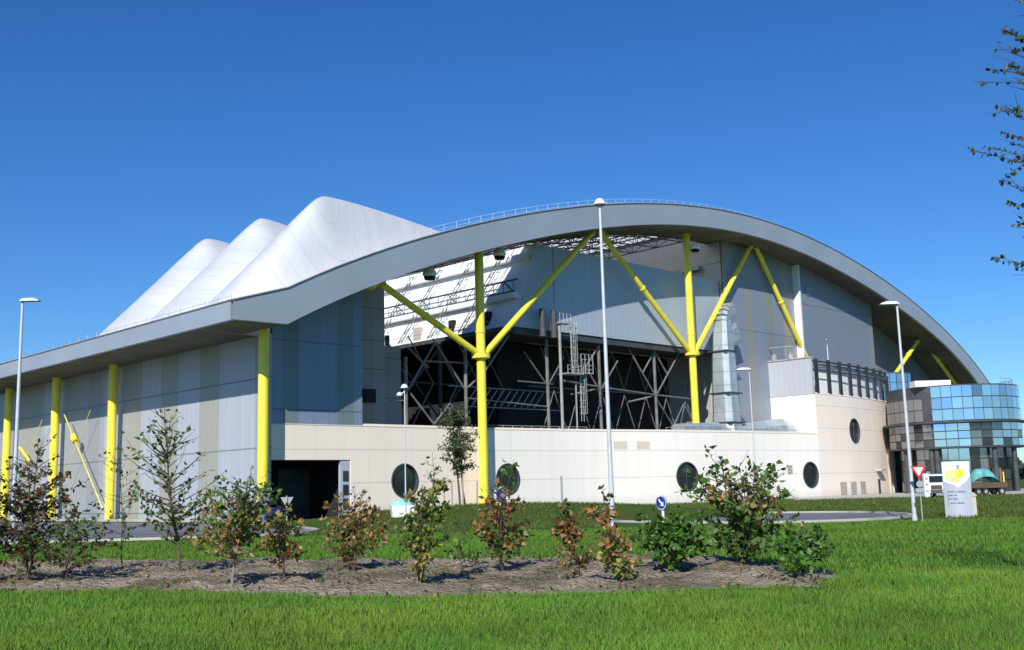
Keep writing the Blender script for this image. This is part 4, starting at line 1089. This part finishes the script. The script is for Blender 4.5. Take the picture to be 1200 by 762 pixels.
for i in range(4): m.face([p0[i], p0[(i+1) % 4], p1[(i+1) % 4], p1[i]])
m.face(p0[::-1]); m.build('body', 'white', bn)
M['teal_pale'] = simple('pale_teal_plastic', (.30, .72, .72), .4)
m = MB(); m.lathe((0, 0, .95), [(.98, 0), (.9, .25), (.5, .45), (.02, .5)], 20); o = m.build('lid', 'teal_pale', bn); o.scale = (1, .62, 1)
sk = empty('blue_container', (-23.9, 106.3, 0), 'dark blue waste container standing in front of the loading bay opening', 'container', RZ)
m = MB(); m.box(-.75, .75, 0, 1.0, .15, 1.35); m.box(-.82, .82, -.06, 1.06, 1.35, 1.45)
for x in (-.5, 0, .45): m.box(x, x+.1, -.06, 0, .2, 1.35)
m.build('body', 'blue', sk)
for x in (-.5, .5): MB().tube((x, .2, .12), (x, .45, .12), .14, n=10).build('wheel', 'tyre', sk)
po = empty('marker_post', (4.2, 99.5, ground_z(4.2, 99.5)), 'thin grey marker post in front of the white wall', 'post')
MB().tube((0, 0, -.2), (0, 0, 2.5), .1, n=8).build('shaft', 'grey_plastic', po)

# ---------------------------------------------------------------- vegetation
def leaves_mesh(name, pos, dirs, size, cols, parent, jitter=.25):
    """pointed folded leaves; pos (n,3), dirs (n,3), size (n,), cols (n,3)"""
    n = len(pos); d = dirs/np.linalg.norm(dirs, axis=1, keepdims=True)
    rnd = RNG.normal(size=(n, 3)); s = np.cross(d, rnd); s /= np.linalg.norm(s, axis=1, keepdims=True)+1e-9
    nn = np.cross(d, s)
    L = size[:, None]; W = L*RNG.uniform(.28, .40, size=(n, 1))
    v0 = pos; v1 = pos+d*L*.45+s*W+nn*L*.10; v2 = pos+d*L+nn*L*RNG.uniform(-.25, .1, size=(n, 1)); v3 = pos+d*L*.45-s*W+nn*L*.10
    v4 = pos+d*L*.5
    v = np.stack([v0, v1, v2, v3, v4], 1).reshape(-1, 3)
    i = np.arange(n)*5
    f = np.concatenate([np.stack([i, i+1, i+4], 1), np.stack([i+1, i+2, i+4], 1), np.stack([i, i+4, i+3], 1), np.stack([i+4, i+2, i+3], 1)])
    c = np.repeat(cols, 5, axis=0)
    return add_mesh(name, v, f, 'leaf', parent, c)

G1 = (.05, .10, .016); G2 = (.10, .16, .03); GY = (.20, .23, .04); OR = (.27, .135, .04); BR = (.13, .07, .035); TN = (.32, .22, .09); GB = (.07, .16, .025); WN = (.085, .05, .034)
def bush(name, x, y, h, spread, n_st, n_leaf, lsize, palette, label, cat='shrub', seed=1, top_sparse=.35, ztilt=.8, low=.0, bark='bark', stems=1, group=None, stake=None, r0=.018, dens_pow=1.0):
    """palette: list of (height fraction, [colours])"""
    n_leaf = int(n_leaf*1.95); lsize *= .98; n_st = int(n_st*1.6)
    rnd = random.Random(seed); z = soil_z(x, y) if bed_d(x, y) > 0 else ground_z(x, y)
    t = empty(name, (x, y, z), label, cat, 0, group)
    m = MB(); tips = []; segs = []
    for k in range(stems):
        a = rnd.uniform(0, 6.28); lean = rnd.uniform(.02, .12) if stems == 1 else rnd.uniform(.1, .35)
        hh_ = h*(1 if k == 0 else rnd.uniform(.55, .9)); pts = [Vector((0, 0, -.05))]; p = Vector((rnd.uniform(-.04, .04)*stems, 0, 0)); d = Vector((math.cos(a)*lean, math.sin(a)*lean, 1)).normalized()
        N = 8
        for i in range(N):
            p = p+d*hh_/N; d = (d+Vector((rnd.uniform(-.12, .12), rnd.uniform(-.12, .12), .06))).normalized(); pts.append(p.copy())
        m.path(pts, [r0*(1-.85*i/N) for i in range(N+1)], 6)
        segs += [(pts[i], pts[i+1], .25+.1*(i > 4)) for i in range(1 if low < .1 else 2, N)]
        for b in range(n_st//stems):
            f = rnd.uniform(.08+low, .93)**1.; i = min(N-1, int(f*N)); q = pts[i].lerp(pts[i+1], f*N-i)
            aa = rnd.uniform(0, 6.28); env = math.sin(math.pi*min(1, (1-f)*.66+.06))**.9
            L = spread*env*rnd.uniform(.45, 1.1); dd = Vector((math.cos(aa), math.sin(aa), rnd.uniform(.2, 1)*ztilt)).normalized()
            bp = [q]; M_ = 4
            for j in range(M_):
                q = q+dd*L/M_; dd = (dd+Vector((rnd.uniform(-.25, .25), rnd.uniform(-.25, .25), rnd.uniform(-.05, .25)))).normalized(); bp.append(q.copy())
            m.path(bp, [r0*.4*(1-.8*j/M_) for j in range(M_+1)], 4)
            wgt = 1.0 if f < 1-top_sparse else .32
            segs += [(bp[j], bp[j+1], wgt*L/spread*(1+j*.5)) for j in range(M_)]
    m.build('branches', bark, t)
    ws = np.array([s[2] for s in segs]); ws /= ws.sum()
    A_ = np.array([s[0] for s in segs]); B_ = np.array([s[1] for s in segs])
    idx = RNG.choice(len(segs), n_leaf, p=ws); tt_ = RNG.uniform(0, 1, (n_leaf, 1))
    pos = A_[idx]*(1-tt_)+B_[idx]*tt_+RNG.normal(0, lsize*.25, (n_leaf, 3))
    dirs = (B_[idx]-A_[idx]); dirs /= np.linalg.norm(dirs, axis=1, keepdims=True)+1e-9
    dirs = dirs*.5+RNG.normal(0, .6, (n_leaf, 3))+np.array([0, 0, -.15])
    sz = lsize*RNG.uniform(.4, 1.35, n_leaf)
    hf = pos[:, 2]/h; cols = np.zeros((n_leaf, 3))
    hs_ = [p_[0] for p_ in palette]
    for i in range(n_leaf):
        hv = hf[i]+RNG.normal(0, .08); k = 0
        while k+1 < len(palette) and hv > palette[k+1][0]: k += 1
        c = palette[k][1][int(RNG.integers(len(palette[k][1])))]
        cols[i] = np.array(c)*RNG.uniform(.8, 1.75)
    pos[:, 2] = np.maximum(pos[:, 2], .02)
    leaves_mesh('foliage', pos, dirs, sz, cols, t)
    if stake:
        MB().tube((stake[0], stake[1], -.1), (stake[0], stake[1], stake[2]), .022, n=8).build('stake', 'stake', t)
    return t
SG = 'young shrubs planted in the soil bed'
bush('sapling', -10.2, 22.4, 3.0, 1.2, 66, 1000, .11, [(0, [G1, BR, WN]), (.3, [WN, BR, WN, G1]), (.62, [WN, G1, BR]), (.85, [G1, BR])], 'dark reddish brown sapling at the left edge of the bed, tall pointed top', 'sapling', 3, .25, stems=3, group=SG, r0=.03)
bush('sapling', -11.2, 22.0, 1.9, 1.1, 36, 520, .11, [(0, [G1, BR]), (.4, [G1, G2, WN])], 'low dark green shrub in the far left corner', 'shrub', 5, .2, stems=3, group=SG)
bush('sapling', -9.1, 21.8, 1.5, .95, 30, 380, .10, [(0, [BR, WN, G1]), (.5, [G1, G2])], 'thin brown-leaved shrub in front of the second yellow column from the corner', 'shrub', 8, .4, stems=2, group=SG)
bush('sapling', -9.0, 24.6, 2.7, 1.1, 18, 110, .10, [(0, [G1, WN]), (.5, [G1, G2])], 'bare spindly sapling with few leaves beside the leftmost yellow columns', 'sapling', 9, .5, group=SG)
bush('sapling', -7.2, 23.0, 3.55, 1.35, 50, 300, .13, [(0, [BR, WN, G1]), (.25, [G1, WN, G2]), (.5, [G1, G2]), (.8, [G2, GY])], 'tall open green-brown sapling left of the corner column', 'sapling', 12, .6, low=.06, group=SG, r0=.035)
bush('sapling', -5.2, 19.6, 2.0, 1.0, 64, 950, .11, [(0, [BR, TN, G2]), (.2, [G2, TN, OR, GY]), (.45, [G2, GY, G1, OR]), (.75, [G1, G2])], 'bushy green and orange sapling on a pale stem below the red board', 'sapling', 14, .3, low=.16, bark='bark_pale', group=SG, r0=.03)
bush('sapling', -4.4, 20.2, 1.5, .55, 26, 260, .10, [(0, [OR, TN, BR]), (.5, [OR, TN, GY])], 'orange-leaved shrub at the foot of the corner column', 'shrub', 15, .3, low=.1, group=SG)
bush('sapling', -3.45, 22.6, 1.75, .85, 46, 620, .11, [(0, [G1, TN, BR]), (.3, [G2, TN, OR]), (.6, [OR, TN, BR]), (.85, [TN, G2])], 'rounded orange and green shrub in front of the loading bay', 'shrub', 18, .25, stems=2, group=SG)
bush('sapling', -1.72, 18.9, 2.35, .52, 56, 760, .10, [(0, [G2, TN, GY]), (.3, [G2, GY, G1]), (.6, [GY, G2, TN]), (.85, [BR, G1])], 'slender yellow-green shrub before the leftmost porthole', 'shrub', 21, .25, stems=2, group=SG)
bush('sapling', -.3, 21.2, 2.35, .68, 40, 420, .125, [(0, [G1, G2, TN]), (.3, [OR, TN, OR, BR]), (.62, [OR, TN, G2]), (.7, [G2, G1, GB])], 'shrub with hanging orange leaves and a leafy green top', 'shrub', 24, .4, stems=2, group=SG)
bush('sapling', -1.15, 21.6, 1.15, .5, 12, 70, .10, [(0, [G2, GB])], 'very small green seedling left of the orange-leaved shrub', 'shrub', 25, .5, group=SG)
bush('sapling', 1.02, 21.6, 1.35, .36, 26, 230, .12, [(0, [G2, TN]), (.3, [OR, TN, BR]), (.75, [G1, G2])], 'small shrub with dry orange leaves right of centre', 'shrub', 27, .35, group=SG)
bush('sapling', 1.72, 18.3, 1.6, .40, 34, 330, .125, [(0, [TN, G2, GY]), (.25, [TN, OR, GY]), (.55, [OR, TN, TN]), (.85, [BR, G1])], 'tan and orange shrub directly under the tallest lamp post', 'shrub', 30, .3, stems=2, group=SG)
bush('sapling', 1.05, 18.8, .6, .5, 12, 120, .10, [(0, [TN, BR, G2])], 'low dry weedy shrub between the two tan shrubs', 'shrub', 31, .3, stems=2, group=SG)
bush('sapling', 4.3, 21.0, 2.2, 1.3, 70, 900, .145, [(0, [GB, G1, G2]), (.45, [GB, G2, TN]), (.6, [G2, TN, G1]), (.8, [G1, GB])], 'largest bright green bush with broad leaves', 'bush', 33, .42, stems=4, group=SG, r0=.03)
bush('sapling', 2.85, 20.4, 1.1, .8, 46, 520, .15, [(0, [GB, G1, (.07, .17, .02)])], 'low bright green bush left of the largest green bush', 'bush', 36, .25, stems=3, group=SG)
bush('sapling', 5.1, 19.2, .8, .75, 30, 280, .14, [(0, [GB, G1, (.07, .17, .02)])], 'low trailing green shrub at the right tip of the bed', 'shrub', 39, .3, stems=3, group=SG)
bush('sapling', 4.75, 18.3, .42, .3, 10, 70, .13, [(0, [GB, (.08, .2, .02)])], 'tiny green shrub at the front right edge of the bed', 'shrub', 41, .2, stems=2, group=SG)
bush('sapling', 6.3, 24, .8, .16, 6, 26, .10, [(0, [G2, TN])], 'tiny staked seedling in the lawn right of the bed', 'seedling', 43, .5, stake=(.03, 0, .75), group=None)
# low weeds on the soil
n = 2600
px_ = RNG.uniform(-17, 6.2, n*4); py_ = RNG.uniform(16.8, 31, n*4)
keep = [i for i in range(len(px_)) if bed_d(px_[i], py_[i]) > -.1 and (noise.noise(Vector((px_[i]*.9, py_[i]*.9, 8))) > .12 or bed_d(px_[i], py_[i]) < .25)][:n]
pos = np.array([(px_[i], py_[i], soil_z(px_[i], py_[i])) for i in keep]); nk = len(keep)
dirs = RNG.normal(0, .7, (nk, 3)); dirs[:, 2] = np.abs(dirs[:, 2])*.6+.15
cc = np.array([[G2, TN, GB, BR, (.2, .2, .08)][int(RNG.integers(5))] for _ in range(nk)])*RNG.uniform(.6, 1.2, (nk, 1))
o = leaves_mesh('weeds', pos, dirs, RNG.uniform(.04, .11, nk), cc, None); tag(o, 'sparse low weeds scattered over the bare soil', 'weeds', kind='stuff')

# grass
def grass_patch(name, n, region, hmin, hmax, wd, reject, label, c0, c1, yellow=.06):
    x0, x1, y0, y1 = region
    # sample so that density follows 1/distance
    yy = y0*(y1/y0)**RNG.uniform(0, 1, n*2); lim = .56*yy+1.0
    xx = RNG.uniform(-1, 1, n*2)*lim
    P_ = [(x, y) for x, y in zip(xx, yy) if x0 < x < x1 and not reject(x, y)][:n]
    P_ = np.array(P_); k = len(P_)
    z = np.array([ground_z(a, b) for a, b in P_]) - .01
    h = RNG.uniform(hmin, hmax, k)*(1+.45*np.array([noise.noise(Vector((a*.8, b*.8, 1))) for a, b in P_]))
    sc_ = (P_[:, 1]/y0)**.55; h = h*sc_**.35; w_ = wd*sc_*RNG.uniform(.7, 1.3, k)
    a = RNG.uniform(0, 2*math.pi, k); lean = RNG.normal(0, .35, (k, 2))*h[:, None]
    b0 = np.stack([P_[:, 0]-w_*np.cos(a), P_[:, 1]-w_*np.sin(a), z], 1); b1 = np.stack([P_[:, 0]+w_*np.cos(a), P_[:, 1]+w_*np.sin(a), z], 1)
    tip = np.stack([P_[:, 0]+lean[:, 0], P_[:, 1]+lean[:, 1], z+h], 1)
    v = np.stack([b0, b1, tip], 1).reshape(-1, 3); f = np.arange(k*3).reshape(-1, 3)
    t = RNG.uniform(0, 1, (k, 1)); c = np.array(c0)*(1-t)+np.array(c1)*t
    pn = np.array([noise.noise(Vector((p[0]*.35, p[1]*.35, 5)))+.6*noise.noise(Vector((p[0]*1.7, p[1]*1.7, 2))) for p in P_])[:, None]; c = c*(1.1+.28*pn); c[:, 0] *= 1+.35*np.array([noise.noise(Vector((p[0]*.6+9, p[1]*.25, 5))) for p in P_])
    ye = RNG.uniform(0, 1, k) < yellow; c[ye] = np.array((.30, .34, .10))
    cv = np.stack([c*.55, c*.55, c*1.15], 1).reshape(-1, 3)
    o = add_mesh(name, v, f, 'grass', None, cv); return tag(o, label, 'grass', kind='stuff')
inbed = lambda x, y: bed_d(x, y) > .06+.42*noise.noise(Vector((x*2.2, y*2.2, 0)))
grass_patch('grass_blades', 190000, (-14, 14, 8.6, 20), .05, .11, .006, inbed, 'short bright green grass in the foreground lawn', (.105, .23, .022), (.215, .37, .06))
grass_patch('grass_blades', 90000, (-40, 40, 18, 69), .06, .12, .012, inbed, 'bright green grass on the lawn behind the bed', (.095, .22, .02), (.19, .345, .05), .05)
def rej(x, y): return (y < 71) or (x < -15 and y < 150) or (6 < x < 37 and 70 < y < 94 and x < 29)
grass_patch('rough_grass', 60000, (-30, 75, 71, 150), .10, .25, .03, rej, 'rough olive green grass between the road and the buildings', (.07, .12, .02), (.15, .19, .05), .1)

# young willow-like tree near the centre column
tr_ = empty('young_tree', (-5.3, 100, ground_z(-5.3, 100)), 'airy young tree with two stems and pale stakes left of the centre column', 'tree')
rnd = random.Random(4); m = MB(); segs = []
for k, (dx, lean) in enumerate(((0, -.03), (.5, .10))):
    p = Vector((dx, 0, -.1)); pts = [p.copy()]; d = Vector((-lean-.05 if k else lean, 0, 1)).normalized()
    for i in range(9): p = p+d*1.02*(.95 if k else 1); d = (d+Vector((rnd.uniform(-.07, .07), rnd.uniform(-.07, .07), .05))).normalized(); pts.append(p.copy())
    m.path(pts, [.11*(1-.085*i) for i in range(10)], 7)
    for b in range(46):
        f = rnd.uniform(.33, .98)*9; i = min(8, int(f)); q = pts[i].lerp(pts[i+1], f-i); a = rnd.uniform(0, 6.28); dd = Vector((math.cos(a), math.sin(a), rnd.uniform(.4, 1.3))).normalized(); L = rnd.uniform(1.0, 2.5)*math.sin(math.pi*min(1, (1-f/9)*.8+.2))
        bp = [q]
        for j in range(5): q = q+dd*L/5; dd = (dd+Vector((rnd.uniform(-.2, .2), rnd.uniform(-.2, .2), -.22))).normalized(); bp.append(q.copy())
        m.path(bp, [.03*(1-.17*j) for j in range(6)], 4); segs += [(bp[j], bp[j+1]) for j in range(5)]
m.build('trunk', 'bark', tr_)
n = 3400; A_ = np.array([s[0] for s in segs]); B_ = np.array([s[1] for s in segs]); idx = RNG.integers(0, len(segs), n); t_ = RNG.uniform(0, 1, (n, 1))
pos = A_[idx]*(1-t_)+B_[idx]*t_+RNG.normal(0, .12, (n, 3)); dirs = RNG.normal(0, .6, (n, 3))+np.array([0, 0, -.4])
cc = np.array([[(.09, .12, .05), (.13, .16, .08), (.06, .08, .03)][int(RNG.integers(3))] for _ in range(n)])*RNG.uniform(.7, 1.4, (n, 1))
leaves_mesh('crown', pos, dirs, RNG.uniform(.16, .3, n), cc, tr_)
for dx, dz in ((-1.4, 2.4), (-.7, 2.3), (.3, 2.5), (1.6, 2.2)):
    MB().tube((dx, -.3, -.2), (dx*1.05, -.3, dz), .09, n=6).build('stake', 'stake', tr_)

# tree standing outside the right edge, its twigs reach into the picture
def twig_tree(x, y, label):
    t = empty('autumn_tree', (x, y, ground_z(x, y)), label, 'tree'); rnd = random.Random(21); m = MB(); segs = []
    H_ = 8.2; pts = [Vector((0, 0, -.1))]; p = Vector((0, 0, 0)); d = Vector((0, 0, 1))
    for i in range(12): p = p+d*H_/12; d = (d+Vector((rnd.uniform(-.05, .05), rnd.uniform(-.05, .05), .1))).normalized(); pts.append(p.copy())
    m.path(pts, [.09*(1-.075*i) for i in range(13)], 10)
    for b in range(54):
        f = rnd.uniform(.46, .97)*12; i = min(11, int(f)); q = pts[i].lerp(pts[i+1], f-i); a = rnd.uniform(0, 6.28) if b % 2 else rnd.uniform(2.6, 3.7)
        el_ = rnd.uniform(.15, .75)
        dd = Vector((math.cos(a), math.sin(a), el_)).normalized(); L = rnd.uniform(1.1, 2.15)*(1-.35*f/12)
        bp = [q]
        for j in range(7): q = q+dd*L/7; dd = (dd+Vector((rnd.uniform(-.15, .15), rnd.uniform(-.15, .15), rnd.uniform(-.12, .1)))).normalized(); bp.append(q.copy())
        m.path(bp, [.014*(1-.13*j) for j in range(8)], 4)
        segs += [(bp[j], bp[j+1], .4+j*.3) for j in range(2, 7)]
        for s in range(3):
            j = rnd.randint(2, 6); q2 = bp[j].copy(); d2 = (bp[j]-bp[j-1]).normalized()+Vector((rnd.uniform(-.6, .6), rnd.uniform(-.6, .6), rnd.uniform(-.3, .5))); d2.normalize(); e = q2+d2*rnd.uniform(.15, .45)
            m.tube(q2, e, .005, .002, n=4); segs.append((q2, e, 1.2))
    m.build('trunk', 'bark', t)
    n = 1150; ws = np.array([s[2] for s in segs]); ws = ws*np.repeat(RNG.uniform(.02, 1, (len(segs)+7)//8)**2, 8)[:len(segs)]; ws /= ws.sum(); A_ = np.array([s[0] for s in segs]); B_ = np.array([s[1] for s in segs]); idx = RNG.choice(len(segs), n, p=ws); t_ = RNG.uniform(0, 1, (n, 1))
    pos = A_[idx]*(1-t_)+B_[idx]*t_; dirs = RNG.normal(0, .6, (n, 3))+np.array([0, 0, -.3])
    cc = np.array([[G1, G2, WN, (.10, .10, .03)][int(RNG.integers(4))] for _ in range(n)])*RNG.uniform(.7, 1.3, (n, 1))
    leaves_mesh('foliage', pos, dirs, RNG.uniform(.05, .095, n), cc, t)
twig_tree(7.8, 13.5, 'sparse autumn tree at the right edge with thin twigs against the sky')

# far tree line closing the horizon behind everything
n = 60000; a = RNG.uniform(0, 2*math.pi, n); rr_ = 620+RNG.uniform(-25, 25, n)
hgt = 9+5*np.array([noise.noise(Vector((math.cos(t)*14, math.sin(t)*14, 0))) for t in a]); zz = RNG.uniform(0, 1, n)**.8*np.maximum(3, hgt)
pos = np.stack([rr_*np.sin(a), rr_*np.cos(a)+60, zz], 1)
cc = np.array([(.035, .055, .03)]*n)*RNG.uniform(.6, 1.6, (n, 1))
o = leaves_mesh('distant_tree_line', pos, RNG.normal(0, 1, (n, 3)), RNG.uniform(3, 6, n), cc, None)
tag(o, 'low dark line of distant trees on the horizon', 'tree line', kind='stuff')
